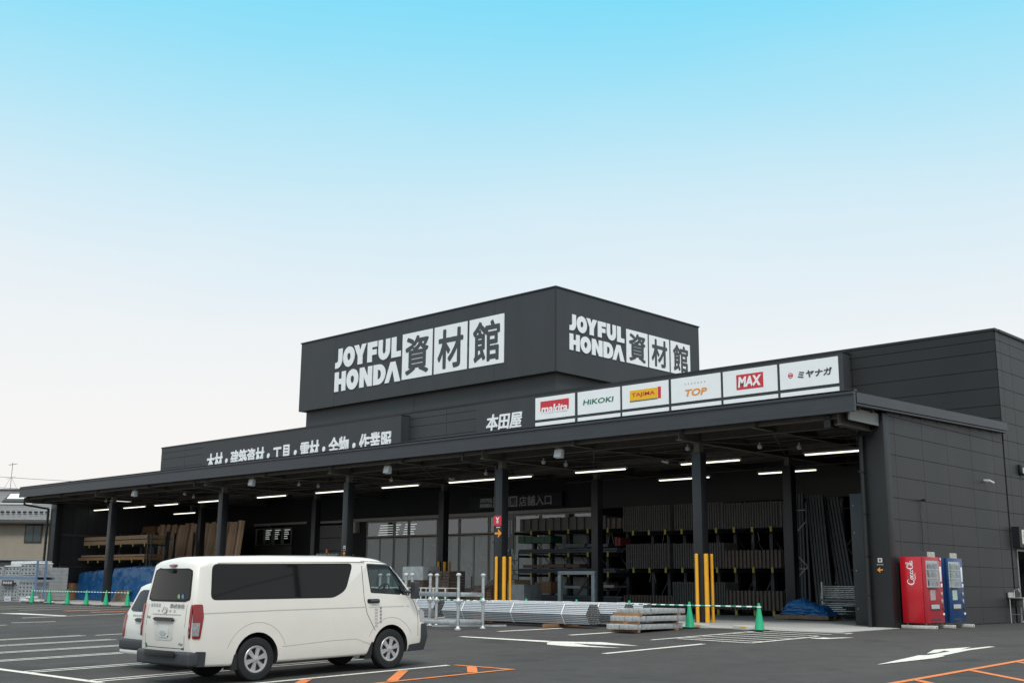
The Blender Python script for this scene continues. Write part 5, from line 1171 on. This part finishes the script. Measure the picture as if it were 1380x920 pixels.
DW = [(3.36, 1.76), (3.42, 1.30), (4.30, 1.245), (3.93, 1.74)]
cabcut = MB(); cabcut.prism(rpoly(DW, .05), lambda u, v, d: (u, d, v), -1.2, 1.2)
CABP = [(2.9, 1.02), (4.25, 1.02), (4.16, 1.25), (3.72, 1.73), (2.9, 1.73)]
vb = veh_body(VB, van, vwhite, cab=cabcut)
cc2 = MB(); cc2.prism(CABP, lambda u, v, d: (u, d, v), -.69, .69); boolean(vb, cc2, MATS['cab trim'])
cc3 = MB(); cc3.prism([(3.9, 1.32), (4.8, 1.32), (4.6, 1.68), (3.55, 1.68)], lambda u, v, d: (u, d, v), -.60, .60); boolean(vb, cc3, MATS['cab trim'])
for s in (-1, 1): MB().box(3.02, 3.16, s * .38 - .22, s * .38 + .22, 1.03, 1.40).box(3.05, 3.14, s * .38 - .12, s * .38 + .12, 1.41, 1.60).build('seat', MATS['cab trim'], van, local=True, bevel=.03)
for s in (-1, 1):
    side_patch(VB, 'side_window', [(.33 + .05, 1.78), (.31 + .03, 1.275), (2.62, 1.25), (2.86, 1.36), (3.03, 1.77)], vglass, van, s, r=.09)
    side_patch(VB, 'window_seal', [(.30 + .05, 1.80), (.28 + .03, 1.255), (2.63, 1.23), (2.88, 1.35), (3.055, 1.79)], rubber, van, s, r=.10, off=.001, th=.002)
    side_patch(VB, 'front_door_window', DW, glassC, van, s, r=.05, off=-.02, th=.004)
    seam_line(VB, van, [(3.36, 1.77), (3.42, 1.30), (4.32, 1.235)], .022, trim, s, 'window_seal'); seam_line(VB, van, [(3.36, 1.765), (3.93, 1.75), (4.34, 1.235)], .035, trim, s, 'window_seal')
    seam_line(VB, van, [(3.24, 1.83), (3.26, 1.2), (3.32, .95), (3.50, .66)], .011, seam, s); seam_line(VB, van, [(3.24, 1.83), (3.9, 1.80), (4.15, 1.55)], .009, seam, s)
    seam_line(VB, van, [(4.40, 1.18), (4.50, .95), (4.50, .52)], .009, seam, s)
    seam_line(VB, van, [(.17, 1.06), (1.5, 1.065), (3.28, 1.055)], .016, mat('shaded body white', (.42, .41, .385), .5), s, 'crease_shade'); seam_line(VB, van, [(3.36, 1.05), (4.3, 1.04)], .012, MATS['shaded body white'], s, 'crease_shade')  # crease shade put into thin lines of a darker body white
    seam_line(VB, van, arcp(WR, TR, .56, 20, 160), .010, MATS['shaded body white'], s, 'arch_crease_shade'); seam_line(VB, van, arcp(WF, TR, .53, 25, 155), .010, MATS['shaded body white'], s, 'arch_crease_shade')
    seam_line(VB, van, [(1.62, .50), (2.6, .54), (3.1, .54), (3.4, .44)], .012, MATS['shaded body white'], s, 'crease_shade')
    m = MB(); y = -.872 if s < 0 else .872
    m.tube((3.37, y + s * .03, 1.155), (3.56, y + s * .03, 1.15), .022, 10); m.build('door_handle', plastic, van, local=True, smooth=True)
    side_patch(VB, 'handle_recess', [(3.33, 1.19), (3.33, 1.115), (3.60, 1.115), (3.60, 1.185)], trim, van, s, r=.03, off=.001)
    # mirrors
    m = MB(); m.tube((4.20, s * .80, 1.30), (4.30, s * .93, 1.28), .03, 8); m.box(4.26, 4.36, min(s * .90, s * 1.05), max(s * .90, s * 1.05), 1.17, 1.46); m.build('mirror', plastic, van, local=True, bevel=.035, seg=3)
    # tail lamps wrap the rear corner
    side_patch(VB, 'tail_lamp', [(.02, 1.20), (.015, .70), (.14, .69), (.19, 1.02), (.17, 1.20)], taillr, van, s, r=.03, off=.006, th=.01)
    side_patch(VB, 'lamp_lens', [(.012, .93), (.012, .74), (.11, .735), (.13, .93)], lampclr, van, s, r=.01, off=.018)
    cs = sorted((s * .935, s * .995)); tl = cap_patch(VB, 'tail_lamp', 0, cs[0], cs[1], .70, 1.20, taillr, van, off=.004, nx=2, nz=6, th=.016)
    cs = sorted((s * .945, s * .985))
    for za, zc in ((.74, .82), (.85, .93)): cap_patch(VB, 'lamp_lens', 0, cs[0], cs[1], za, zc, lampclr, van, off=.021, nx=2, nz=2, th=.003)
    side_patch(VB, 'headlight', [(4.53, .98), (4.56, .76), (4.68, .76), (4.65, .96)], lampclr, van, s, r=.03, off=.002, th=.006)
    m = MB(); m.add([(xx, yy, zz) for yy in (s * .62, s * .86) for xx, zz in ((.70 + .06, .50), (.79, .50), (.81, .20), (.70, .20))], [(0, 1, 2, 3), (4, 5, 6, 7), (0, 1, 5, 4), (1, 2, 6, 5), (2, 3, 7, 6), (3, 0, 4, 7)]); m.build('mud_flap', rubber, van, local=True)
    m = MB(); m.add([(xx, yy, zz) for yy in (s * .66, s * .865) for xx, zz in ((3.44, .50), (3.47, .50), (3.42, .20), (3.30, .20))], [(0, 1, 2, 3), (4, 5, 6, 7), (0, 1, 5, 4), (1, 2, 6, 5), (2, 3, 7, 6), (3, 0, 4, 7)]); m.build('mud_flap', rubber, van, local=True)
    for x in (WR, WF): wheel(van, x, s * .755, TR, .20, s)
    # small lettering blocks on the front door
    m = MB()
    if s < 0:
        for k in range(5): m.box(3.60, 3.635, -.879, -.874, 1.02 - k * .058, 1.055 - k * .058)
        m.build('door_lettering', marks, van, local=True); m = MB()
        for k in range(6): m.box(3.49, 3.55, -.879, -.8745, 1.00 - k * .055, 1.03 - k * .055)
        m.build('door_lettering', mat('pale lettering', (.50, .49, .46), .6), van, local=True)
# bumpers
m = MB(); m.box(-.06, .14, -.875, .875, .29, .51); m.build('rear_bumper', plastic, van, local=True, bevel=.05, seg=4)
for s in (-1, 1): side_patch(VB, 'bumper_side', [(.08, .51), (.25, .50), (.25, .28), (.08, .29)], plastic, van, s, r=.02, off=-.01, th=.026)
MB().box(-.102, -.08, -.50, .50, .42, .515).build('bumper_step', trim, van, local=True, bevel=.01)
cap_patch(VB, 'front_bumper', len(VB.st) - 1, -.99, .99, .27, .73, plastic, van, off=-.01, th=.06, nx=16)
for s in (-1, 1): side_patch(VB, 'bumper_side', [(4.58, .73), (4.57, .40), (4.28, .385), (4.26, .27), (4.69, .27), (4.69, .73)], plastic, van, s, r=.03, off=-.005, th=.03)
# rear door
cap_patch(VB, 'window_seal', 0, -.86, .86, 1.235, 1.735, rubber, van, off=.001, taper=.03)
cap_patch(VB, 'rear_window', 0, -.82, .82, 1.26, 1.72, vglass, van, off=.004, taper=.03)
cap_patch(VB, 'brake_lamp', 0, -.17, .17, 1.765, 1.80, taillr, van, off=.006, nx=4, nz=2, th=.02)
cap_patch(VB, 'plate_recess_shade', 0, -.36, .36, .66, .93, mat('body shade', (.60, .585, .54), .4), van, off=.001)  # flat patch, recess shade put into a darker body white
cap_patch(VB, 'number_plate', 0, -.21, .21, .70, .88, mat('plate white', (.60, .61, .60), .5), van, off=.008)
cap_patch(VB, 'plate_characters', 0, -.14, .14, .73, .80, mat('faint grey', (.45, .46, .46), .6), van, off=.014, nx=4, nz=2)
cap_patch(VB, 'hatch_handle', 0, -.42, .42, .945, 1.0, plastic, van, off=.01, nz=2, th=.03)
for a, b, z0, z1 in ((-.80, -.76, .55, 1.75), (.76, .80, .55, 1.75)):
    cap_patch(VB, 'door_seam', 0, a + .02, b - .01, .55, 1.22, seam, van, off=.0005, nx=1, nz=4, th=.001)
cap_patch(VB, 'door_seam', 0, -.79, .79, .545, .555, seam, van, off=.0005, nz=1, th=.001)
m = MB()
def rear_chars(mb, s_, c0, c1, z0, z1, bold=.012):
    def fn(u, v, d):
        x, y = VB.cap(0, u, v); return (x - .006 - d, -y if False else y, v)
    text(mb, s_, lambda u, v, d: fn(-u, v, d), -c1, -c0, z0, z1, 0, .002, bold)
rear_chars(m, '株式会社', -.70, -.16, 1.145, 1.205)
m.build('rear_lettering', marks, van, local=True); m = MB()
def rear_blk(mb, c0, c1, z0, z1):
    vs = []
    for o_ in (-.004, .003):
        for c, z in ((c0, z0), (c1, z0), (c1, z1), (c0, z1)): x, y = VB.cap(0, c, z); vs.append((x - .001 - o_, y, z))
    mb.add(vs, [(0, 3, 2, 1), (4, 5, 6, 7), (0, 1, 5, 4), (1, 2, 6, 5), (2, 3, 7, 6), (3, 0, 4, 7)])
for k in range(4): rear_blk(m, .25 + k * .115, .33 + k * .115, 1.15, 1.20)
for k in range(5): rear_blk(m, -.38 + k * .16, -.32 + k * .16, 1.08, 1.11)
for k in range(22): rear_blk(m, -.60 + k * .052, -.565 + k * .052, 1.035, 1.05)
m.build('rear_lettering', mat('mid grey lettering', (.36, .36, .35), .6), van, local=True)
m = MB(); x, y = VB.cap(0, .0, 1.1)
for a in range(20):
    t0, t1 = 2 * math.pi * a / 20, 2 * math.pi * (a + 1) / 20; m.tube((x - .012, .065 * math.cos(t0), 1.11 + .045 * math.sin(t0)), (x - .012, .065 * math.cos(t1), 1.11 + .045 * math.sin(t1)), .006, 6)
m.build('badge', chrome, van, local=True)
cap_patch(VB, 'small_badge', 0, .62, .76, .985, 1.005, marks, van, off=.003, nx=3, nz=1); cap_patch(VB, 'small_badge', 0, -.74, -.58, .60, .63, marks, van, off=.003, nx=3, nz=1); cap_patch(VB, 'green_sticker', 0, .70, .78, .575, .60, grnt, van, off=.003, nx=2, nz=1)
for yy, cc_ in ((-.48, (.12, .28, .50)), (-.36, (.25, .45, .15))):
    m = MB(); x, y = VB.cap(0, yy / .8, 1.31); m.tube((x - .010, yy, 1.31), (x - .0125, yy, 1.31), .038, 18); m.build('round_sticker', mat('sticker %.2f' % cc_[0], cc_, .5), van, local=True)
m = MB(); x, y = VB.cap(0, .1, 1.70); m.tube((x - .03, .02, 1.70), (x - .03, .38, 1.735), .010, 6); m.box(x - .05, x, -.08, .04, 1.67, 1.72); m.build('wiper', trim, van, local=True)
cap_patch(VB, 'windscreen', len(VB.st) - 1, -.90, .90, 1.28, 1.72, glassmat('screen glass', (.80, .85, .84), .0), van, off=.006)
cap_patch(VB, 'grille', len(VB.st) - 1, -.5, .5, .80, .92, plastic, van, off=.004)
m = MB()
for s in (-1, 1): m.tube((.45, s * .775, 1.812), (3.3, s * .782, 1.812), .007, 6)
m.build('roof_gutter', MATS['shaded body white'], van, local=True)
# cab interior seen through the door glass
m = MB()
for k in range(22):
    a0, a1 = 2 * math.pi * k / 22, 2 * math.pi * (k + 1) / 22
    c = Vector((3.98, -.38, 1.27)); ax = Vector((0, 1, 0)); up = Vector((-.45, 0, .89)).normalized()
    m.tube(c + ax * .19 * math.cos(a0) + up.cross(ax) * 0 + Vector((.55, 0, .83)).normalized() * .19 * math.sin(a0), c + ax * .19 * math.cos(a1) + Vector((.55, 0, .83)).normalized() * .19 * math.sin(a1), .014, 6)
m.tube((3.98, -.38, 1.27), (4.15, -.38, 1.15), .03, 8); m.bar((3.9, -.38, 1.14), (4.06, -.38, 1.40), .04, .02); m.build('steering_wheel', trim, van, local=True)
MB().add([(4.02, -.66, 1.20), (4.30, -.66, 1.20), (4.22, -.66, 1.33), (4.10, -.66, 1.34), (4.05, .66, 1.20), (4.30, .66, 1.20), (4.22, .66, 1.33), (4.10, .66, 1.34)], [(0, 1, 2, 3), (4, 5, 6, 7), (0, 1, 5, 4), (1, 2, 6, 5), (2, 3, 7, 6), (3, 0, 4, 7)]).build('dashboard', plastic, van, local=True)
m = MB(); m.tube((3.0, 0, .34), (1.3, 0, .34), .06, 10); m.box(.9, 1.4, -.6, .6, .28, .40); m.tube((.25, -.3, .27), (1.0, -.3, .30), .03, 8); m.build('underbody', trim, van, local=True)
van.scale = (1.015, .86, 1)
# --- small white estate car half hidden behind the van
CB = Body([
    S_((.04, .00, .02, .06, .24, .32), (.74, .80, .82, .815, .70, .62), (.30, .48, .75, .93, 1.38, 1.43)),
    S_((.16, .13, .15, .19, .37, .46), (.78, .825, .84, .83, .72, .65), (.26, .48, .75, .93, 1.40, 1.45)),
    S_((.8,) * 6, (.79, .835, .845, .83, .71, .64), (.24, .48, .75, .93, 1.41, 1.46)), S_((2.3, 2.3, 2.3, 2.3, 2.2, 2.15), (.79, .835, .845, .83, .66, .58), (.22, .48, .75, .93, 1.40, 1.45)),
    S_((3.1, 3.1, 3.1, 3.1, 2.55, 2.45), (.79, .835, .845, .82, .64, .56), (.22, .48, .75, .93, 1.34, 1.38)), S_((3.75, 3.78, 3.75, 3.5, 3.18, 3.12), (.78, .82, .81, .77, .70, .66), (.22, .46, .68, .84, .93, .95)),
    S_((4.10, 4.15, 4.12, 4.02, 3.9, 3.7), (.66, .70, .70, .68, .64, .60), (.24, .44, .60, .72, .78, .84))], crown=.05, fb=.1, rb=.05)
car = thing('white_estate_car', 'small white estate car parked behind the rear of the white van, only its tailgate showing', 'car', (-18.98, 10.62, gz(10.62) + .01))
car.rotation_euler = (0, -math.atan(.025), R(90))
veh_body(CB, car, mat('white car paint', (.66, .66, .63), .32, 0, .02, 3, coat=.35), wheels=(.78, 3.35), tr=.29, arch=.345, hw=.85)
for s in (-1, 1):
    side_patch(CB, 'side_window', [(.62, 1.36), (.50, .97), (1.35, .95), (1.42, 1.37)], vglass, car, s, r=.05); side_patch(CB, 'side_window', [(1.50, 1.37), (1.46, .95), (2.05, .95), (2.10, 1.37)], vglass, car, s, r=.05)
    side_patch(CB, 'side_window', [(2.18, 1.36), (2.14, .95), (2.98, .94), (2.5, 1.32)], vglass, car, s, r=.05); seam_line(CB, car, [(1.43, .92), (1.43, .4), (1.1, .35)], .01, seam, s); seam_line(CB, car, [(2.10, .92), (2.10, .3)], .01, seam, s)
    cs = sorted((s * .90, s * .99)); cap_patch(CB, 'tail_lamp', 0, cs[0], cs[1], .52, .92, taillr, car, off=.004, nx=2, nz=5, th=.012)
    for x in (.78, 3.35): wheel(car, x, s * .74, .29, .17, s)
    m = MB(); m.box(2.85, 2.97, min(s * .80, s * .98), max(s * .80, s * .98), .92, 1.04); m.build('mirror', plastic, car, local=True, bevel=.03)
cap_patch(CB, 'rear_window', 0, -.86, .86, .97, 1.34, vglass, car, off=.005, taper=.05)
m = MB(); m.box(-.08, .14, -.80, .80, .32, .50); m.build('rear_bumper', plastic, car, local=True, bevel=.04, seg=3); MB().box(-.06, .14, -.79, .79, .24, .315).build('bumper_skirt', MATS['white car paint'], car, local=True, bevel=.02)
cap_patch(CB, 'hatch_handle', 0, -.42, .42, .80, .86, plastic, car, off=.008, nz=2, th=.03); cap_patch(CB, 'number_plate', 0, -.2, .2, .60, .76, MATS['plate white'], car, off=.008); cap_patch(CB, 'plate_characters', 0, -.13, .13, .63, .70, MATS['faint grey'], car, off=.014, nx=4, nz=2)
m = MB(); x, y = CB.cap(0, 0, .98); m.box(x - .05, x + .02, -.05, .05, .93, 1.0); m.tube((x - .03, 0, .98), (x + .03, .40, 1.02), .010, 6); m.build('wiper', trim, car, local=True)
m = MB()
for k in range(14):
    c0 = -.62 + k * .09; vs = []
    for o_ in (-.004, .004):
        for c, z in ((c0, .885), (c0 + .06, .885), (c0 + .06, .915), (c0, .915)): x, y = CB.cap(0, c, z); vs.append((x - .001 - o_, y, z))
    m.add(vs, [(0, 3, 2, 1), (4, 5, 6, 7), (0, 1, 5, 4), (1, 2, 6, 5), (2, 3, 7, 6), (3, 0, 4, 7)])
m.build('rear_lettering', MATS['mid grey lettering'], car, local=True)
m = MB(); m.tube((.60, 0, 1.50), (.62, 0, 1.53), .02, 8); m.build('aerial_mount', trim, car, local=True)
cap_patch(CB, 'number_plate', len(CB.st) - 1, -.3, .3, .40, .5, MATS['plate white'], car, off=.008)

# ------------------------------------------------------------------ block yard at the far left
def blockpack(lbl, x0, x1, y0, z0, z1, nx, nz, top=None):
    t = thing('block_pack', lbl, 'pack of blocks', (x0, y0, z0), group='packs of concrete blocks on the yard rack')
    m = MB(); w_ = (x1 - x0) / nx; h = (z1 - z0) / nz
    for i in range(nx):
        for k in range(nz): m.box(x0 + i * w_ + .006, x0 + (i + 1) * w_ - .006, y0 + random.uniform(0, .015), y0 + .9, z0 + k * h + .004, z0 + (k + 1) * h - .006)
    for i in range(nx):
        for k in range(nz):
            cx, cz = x0 + (i + .5) * w_, z0 + (k + .5) * h; m.prism([(cx - w_ * .26, cz - h * .05), (cx + w_ * .26, cz - h * .05), (cx + w_ * .18, cz + h * .2), (cx, cz + h * .28), (cx - w_ * .18, cz + h * .2)], FY(y0), -.01, .008, 1)  # hollows are dark plates on the face, their shade put into colour
    m.build('blocks', [blockm, blockh], t); return t
YY = 27.5
blockpack('tall plain grey block pack at the very left edge, lower tier', -66.6, -65.1, YY - .1, .05, 1.0, 3, 4)
blockpack('lower tier pack of hollow blocks second from the left', -64.75, -63.05, YY, .08, .90, 4, 5)
blockpack('lower tier pack of hollow blocks nearest the canopy', -62.95, -61.25, YY, .08, 1.02, 4, 5)
blockpack('upper tier grey block pack at the left edge', -66.6, -65.0, YY - .1, 1.35, 1.85, 3, 2)
blockpack('upper tier pack of hollow blocks second from the left', -64.85, -63.05, YY, 1.36, 1.82, 4, 2)
blockpack('upper tier pack of hollow blocks nearest the canopy', -62.9, -61.1, YY, 1.38, 1.95, 4, 3)
t = thing('yard_rack', 'pale blue steel rack carrying two tiers of concrete block packs', 'storage rack', (-63.5, YY, 0)); bl = mat('pale blue steel', (.12, .19, .31), .5, 0, .2, 5)
MB().box(-67.5, -60.8, YY - .12, YY - .05, 1.16, 1.28).build('beam', bl, t); MB().box(-67.5, -60.8, YY + .9, YY + .97, 1.16, 1.28).build('beam', bl, t)
for y in (YY - .12, YY + .35): MB().box(-60.8, -60.7, y, y + .09, 0, 2.15).build('post', bl, t); MB().box(-67.6, -67.5, y, y + .09, 0, 2.15).build('post', bl, t)
MB().box(-67.4, -60.9, YY - .02, YY + .85, 1.285, 1.32).build('shelf', galvd, t)
m = MB(); m.bar((-60.75, YY, .9), (-61.3, YY, .3), .03, .03); m.build('brace', rackm, t)
for x, l in ((-64.6, 'black price board with white characters hung on the blue rack'), ):
    t = thing('price_board', l, 'price board', (x, YY - .15, 1)); MB().box(-64.72, -63.32, YY - .17, YY - .14, .84, 1.12).build('board', trim, t)
    m = MB()
    for k in range(4): m.prism([(-64.6 + k * .3, .92), (-64.38 + k * .3, .92), (-64.36 + k * .3, 1.05), (-64.58 + k * .3, 1.04)], FY(YY - .171), 0, .004)
    m.build('characters', mat('cream lettering', (.5, .48, .42), .6), t)
for x, l in ((-64.1, 'small white price card before the second block pack'), (-62.2, 'small white price card beside the leftmost green cone')):
    t = thing('price_card', l, 'price card', (x, YY - .2, 0), group='price cards at the block packs'); MB().box(x, x + .78, YY - .22, YY - .20, .02, .26).build('card', mat('pale card', (.5, .52, .6), .6), t)
    m = MB(); m.prism([(x + .12, .06), (x + .62, .06), (x + .6, .13), (x + .15, .14)], FY(YY - .221), 0, .003); m.build('characters', marks, t)
for x, l in ((-68.9, 'white wrapped slab pack left of the other one behind the block rack'), (-67.1, 'white wrapped slab pack nearest the canopy behind the block rack')):
    t = thing('slab_pack', l, 'wrapped slabs', (x, 29.5, 0), group='white packs on top of the rear stack'); MB().box(x, x + 1.62, 29.5, 30.4, 1.86, 2.2).build('slabs', wrapm, t, bevel=.03)
for k in range(4):
    x = -70.5 + k * 1.75; t = thing('block_stack', ['rear stack of grey blocks at the left edge', 'second rear stack of grey blocks behind the blue rack', 'third rear stack of grey blocks behind the blue rack', 'rear stack of grey blocks nearest the canopy column'][k], 'stack of blocks', (x, 29.4, 0), group='rear stacks of blocks'); m = MB()
    for i in range(4):
        for j in range(9): m.box(x + i * .42 + .005, x + (i + 1) * .42 - .005, 29.4, 30.5, .05 + j * .198, .24 + j * .198)
    m.build('blocks', blockm, t)
for i, x in enumerate((-65.0, -63.0)):
    t = thing('cover_sheet', ['white sheet over the second upper block pack', 'white sheet over the upper block pack nearest the canopy'][i], 'plastic sheet', (x, YY, 1.8)); z = (1.83, 1.96)[i]
    MB().box(x, x + 1.9, YY - .02, YY + .95, z, z + .07).build('sheet', mat('white sheet', (.62, .63, .63), .5, 0, .15, 4), t, bevel=.03)
t = thing('cement_bags', 'pale cement bags slumped beside the leftmost green cone', 'bags', (-60, 27.0, 0))
for (x, y, z, r_) in ((-60.4, 26.9, .01, 10), (-59.7, 27.1, .01, -15), (-60.1, 27.0, .16, 5), (-59.3, 26.95, .01, 20)):
    o = MB().box(-.33, .33, -.2, .2, 0, .15).build('bag', mat('pale bag', (.46, .45, .43), .7, 0, .2, 7, .3, 20), t, local=True, bevel=.06, seg=3); o.location = (x + 60, y - 27, z); o.rotation_euler = (0, 0, R(r_))

# ------------------------------------------------------------------ neighbouring house, aerial, wires
fh = Vector((-.6917, .7222, 0)); rh = Vector((.7222, .6917, 0)); ang = math.atan2(rh.y, rh.x)
hp = fh * 87 + rh * -38.0
H_ = thing('neighbour_house', 'beige two-storey house with a ribbed grey tiled roof at the left edge', 'house', (hp.x, hp.y, 0), ang)
MB().box(-9, 4.5, 0, 8, 2.75, 5.35).build('wall', beige, H_, local=True); MB().box(-9, 4.5, .1, 8, -1, 2.55).build('lower_wall', mat('dark lower wall', (.055, .055, .055), .8), H_, local=True)
MB().box(-9.05, 4.55, -.06, 8.05, 2.57, 2.74).build('band', mat('grey band', (.28, .27, .26), .8), H_, local=True)
tile = mat('grey roof tiles', (.16, .16, .165), .42, 0, .18, 3, spec=.6); m = MB()
for k in range(17):
    y = -.7 + k * .28; z = 5.55 + k * .148
    m.add([(-9.6, y, z), (5.1, y, z), (5.1, y + .30, z + .12), (-9.6, y + .30, z + .12), (-9.6, y, z - .07), (5.1, y, z - .07), (5.1, y + .30, z + .05), (-9.6, y + .30, z + .05)], [(0, 3, 2, 1), (4, 5, 6, 7), (0, 1, 5, 4), (1, 2, 6, 5), (2, 3, 7, 6), (3, 0, 4, 7)])
for k in range(17):
    y = 8.7 - k * .28; z = 5.55 + k * .148
    m.add([(-9.6, y, z), (5.1, y, z), (5.1, y - .30, z + .12), (-9.6, y - .30, z + .12), (-9.6, y, z - .07), (5.1, y, z - .07), (5.1, y - .30, z + .05), (-9.6, y - .30, z + .05)], [(0, 3, 2, 1), (4, 5, 6, 7), (0, 1, 5, 4), (1, 2, 6, 5), (2, 3, 7, 6), (3, 0, 4, 7)])
rf = m.build('roof', tile, H_, local=True); MB().box(-9.65, 5.15, 3.8, 4.2, 8.02, 8.14).build('ridge', tile, rf, local=True, bevel=.03)
m = MB()
for k in range(34): m.box(-9 + k * .42, -8.78 + k * .42, .0, .13, 6.03, 6.18)
m.build('snow_guards', trim, rf, local=True)
MB().prism([(4.5 - 13.4, 5.4), (4.45, 5.4)] , lambda u, v, d: (u, d, v), 0, .1) if False else None
m = MB(); m.prism([(0, 5.35), (8, 5.35), (4, 7.7)], lambda u, v, d: (d, u, v), 4.40, 4.5); m.build('gable', beige, H_, local=True)
MB().box(-9.6, 5.1, -.82, -.66, 5.22, 5.44).build('gutter', mat('brown gutter', (.05, .042, .04), .5), H_, local=True, bevel=.02); MB().box(-9.3, 4.8, -.66, 0, 5.36, 5.42).build('soffit', trim, H_, local=True)
for xa, xb in ((1.8, 3.1), (-2.2, -.55), (-6.6, -5.2)):
    f = MB().box(xa, xb, -.06, .02, 3.85, 5.2).build('window', mat('dark window frame', (.03, .028, .026), .5), H_, local=True); MB().box(xa + .1, xb - .1, -.075, -.062, 3.95, 5.1).build('pane', mat('far window pane', (.035, .06, .06), .15), f, local=True)
    MB().box((xa + xb) / 2 - .03, (xa + xb) / 2 + .03, -.085, -.076, 3.95, 5.1).build('mullion', MATS['dark window frame'], f, local=True)
MB().box(-1.0 + .3, -.95 + .3, -.03, 0, 2.8, 5.3).build('wall_joint', mat('wall joint', (.2, .17, .14), .8), H_, local=True)
def on_roof(x, y): return (x, y, 5.58 + (y + .7) / .28 * .148)
m = MB(); a = [on_roof(-.9, 1.7), on_roof(1.2, 1.7), on_roof(1.2, 2.9), on_roof(-.9, 2.9)]
m.add([(p[0], p[1], p[2] + h) for h in (0, .16) for p in a], [(0, 3, 2, 1), (4, 5, 6, 7), (0, 1, 5, 4), (1, 2, 6, 5), (2, 3, 7, 6), (3, 0, 4, 7)]); sk = m.build('skylight', trim, rf, local=True)
m = MB(); m.add([(p[0] + dx, p[1] + dy, p[2] + .165 + h) for h in (0, .01) for p, dx, dy in zip(a, (.15, -.15, -.15, .15), (.1, .1, -.1, -.1))], [(0, 3, 2, 1), (4, 5, 6, 7), (0, 1, 5, 4), (1, 2, 6, 5), (2, 3, 7, 6), (3, 0, 4, 7)]); m.build('skylight_pane', mat('sky pane', (.75, .77, .78), .2), sk, local=True)
m = MB(); b = on_roof(-1.6, 1.6); m.box(-1.7, 1.5, 1.5, 1.62, b[2] - .02, b[2] + .09); m.build('flashing', mat('pale flashing', (.6, .6, .6), .5), rf, local=True)
ae = fh * 90.9 + rh * -39.3
t = thing('tv_aerial', 'thin television aerial on the ridge of the beige house', 'aerial', (ae.x, ae.y, 0), ang)
MB().tube((0, 0, 8.1), (0, 0, 10.2), .025, 6).build('mast', greyfr, t, local=True); m = MB(); m.tube((-.3, 0, 10.0), (.35, 0, 10.1), .015, 5)
for k in range(5): m.tube((-.25 + k * .14, -.25, 10.01 + k * .02), (-.25 + k * .14, .25, 10.01 + k * .02), .01, 5)
m.tube((-.4, 0, 8.9), (.35, 0, 9.1), .012, 5); m.tube((0, 0, 9.1), (-.5, 0, 8.15), .012, 5); m.tube((0, 0, 9.1), (.5, 0, 8.15), .012, 5); m.build('elements', greyfr, t, local=True)
def wire(lbl, a, b, sag, r_=.018):
    m = MB(); a = Vector(a); b = Vector(b); n = 24; P_ = [a.lerp(b, i / n) - Vector((0, 0, sag * 4 * (i / n) * (1 - i / n))) for i in range(n + 1)]
    for p, q in zip(P_[:-1], P_[1:]): m.tube(p, q, r_, 5, cap=False)
    tag(m.build('overhead_wire', trim), lbl, 'wire', 'overhead wires behind the canopy')
def far(d, s_, z): p = fh * d + rh * s_; return (p.x, p.y, z)
wire('upper overhead wire sloping down behind the left canopy corner', far(110, -62, 11.9), far(110, -34, 10.2), .35)
wire('middle overhead wire crossing the aerial above the beige house', far(110, -62, 10.9), far(110, -34, 9.3), .4)
wire('lower overhead wire just above the ridge of the beige house', far(110, -62, 10.5), far(110, -34, 9.0), .4)
t = thing('far_building', 'long low grey building filling the horizon behind the house', 'building', (-150, 90, 0), ang)
MB().box(-60, 12, 0, 12, -1, 5.2).build('wall', mat('far grey wall', (.22, .21, .20), .8, 0, .1, .3), t, local=True); MB().box(-60.4, 12.4, -.4, 12.4, 5.2, 5.6).build('roof', mat('far roof', (.16, .16, .17), .7), t, local=True)
for k in range(10): MB().box(-56 + k * 6.6, -53 + k * 6.6, -.06, .0, 1.5, 3.4).build('window', MATS['far window pane'], t, local=True)

# ------------------------------------------------------------------ utility poles with wires beside the lot (they show in the van's windows)
cpole = mat('concrete pole', (.30, .29, .27), .85, 0, .15, 3)
for (x, y, dx, dy, l) in ((9, 30, 22, -17, 'concrete utility pole with crossarms at the right side of the car park'), (-27, -2, 14, -22, 'concrete utility pole with crossarms at the left side of the car park')):
    t = thing('utility_pole', l, 'utility pole', (x, y, gz(y)))
    MB().tube((0, 0, 0), (0, 0, 10.5), .17, 16, r2=.11).build('shaft', cpole, t, local=True, smooth=True)
    for z in (9.2, 10.0): MB().box(-.9, .9, -.05, .05, z, z + .09).build('crossarm', galvd, t, local=True)
    m = MB(); m.tube((.35, 0, 7.6), (.35, 0, 8.5), .22, 16); m.build('transformer', galvd, t, local=True, smooth=True)
    for k, (ox, z) in enumerate(((-.8, 9.3), (.8, 9.3), (0, 10.1), (.2, 7.2))):
        m = MB(); a = Vector((x + ox, y, z)); b = Vector((x + dx + ox, y + dy, z)); P_ = [a.lerp(b, i / 16) - Vector((0, 0, 2.0 * (i / 16) * (1 - i / 16))) for i in range(17)]
        for p, q in zip(P_[:-1], P_[1:]): m.tube(p, q, .02, 5, cap=False)
        m.build('line', trim, t)
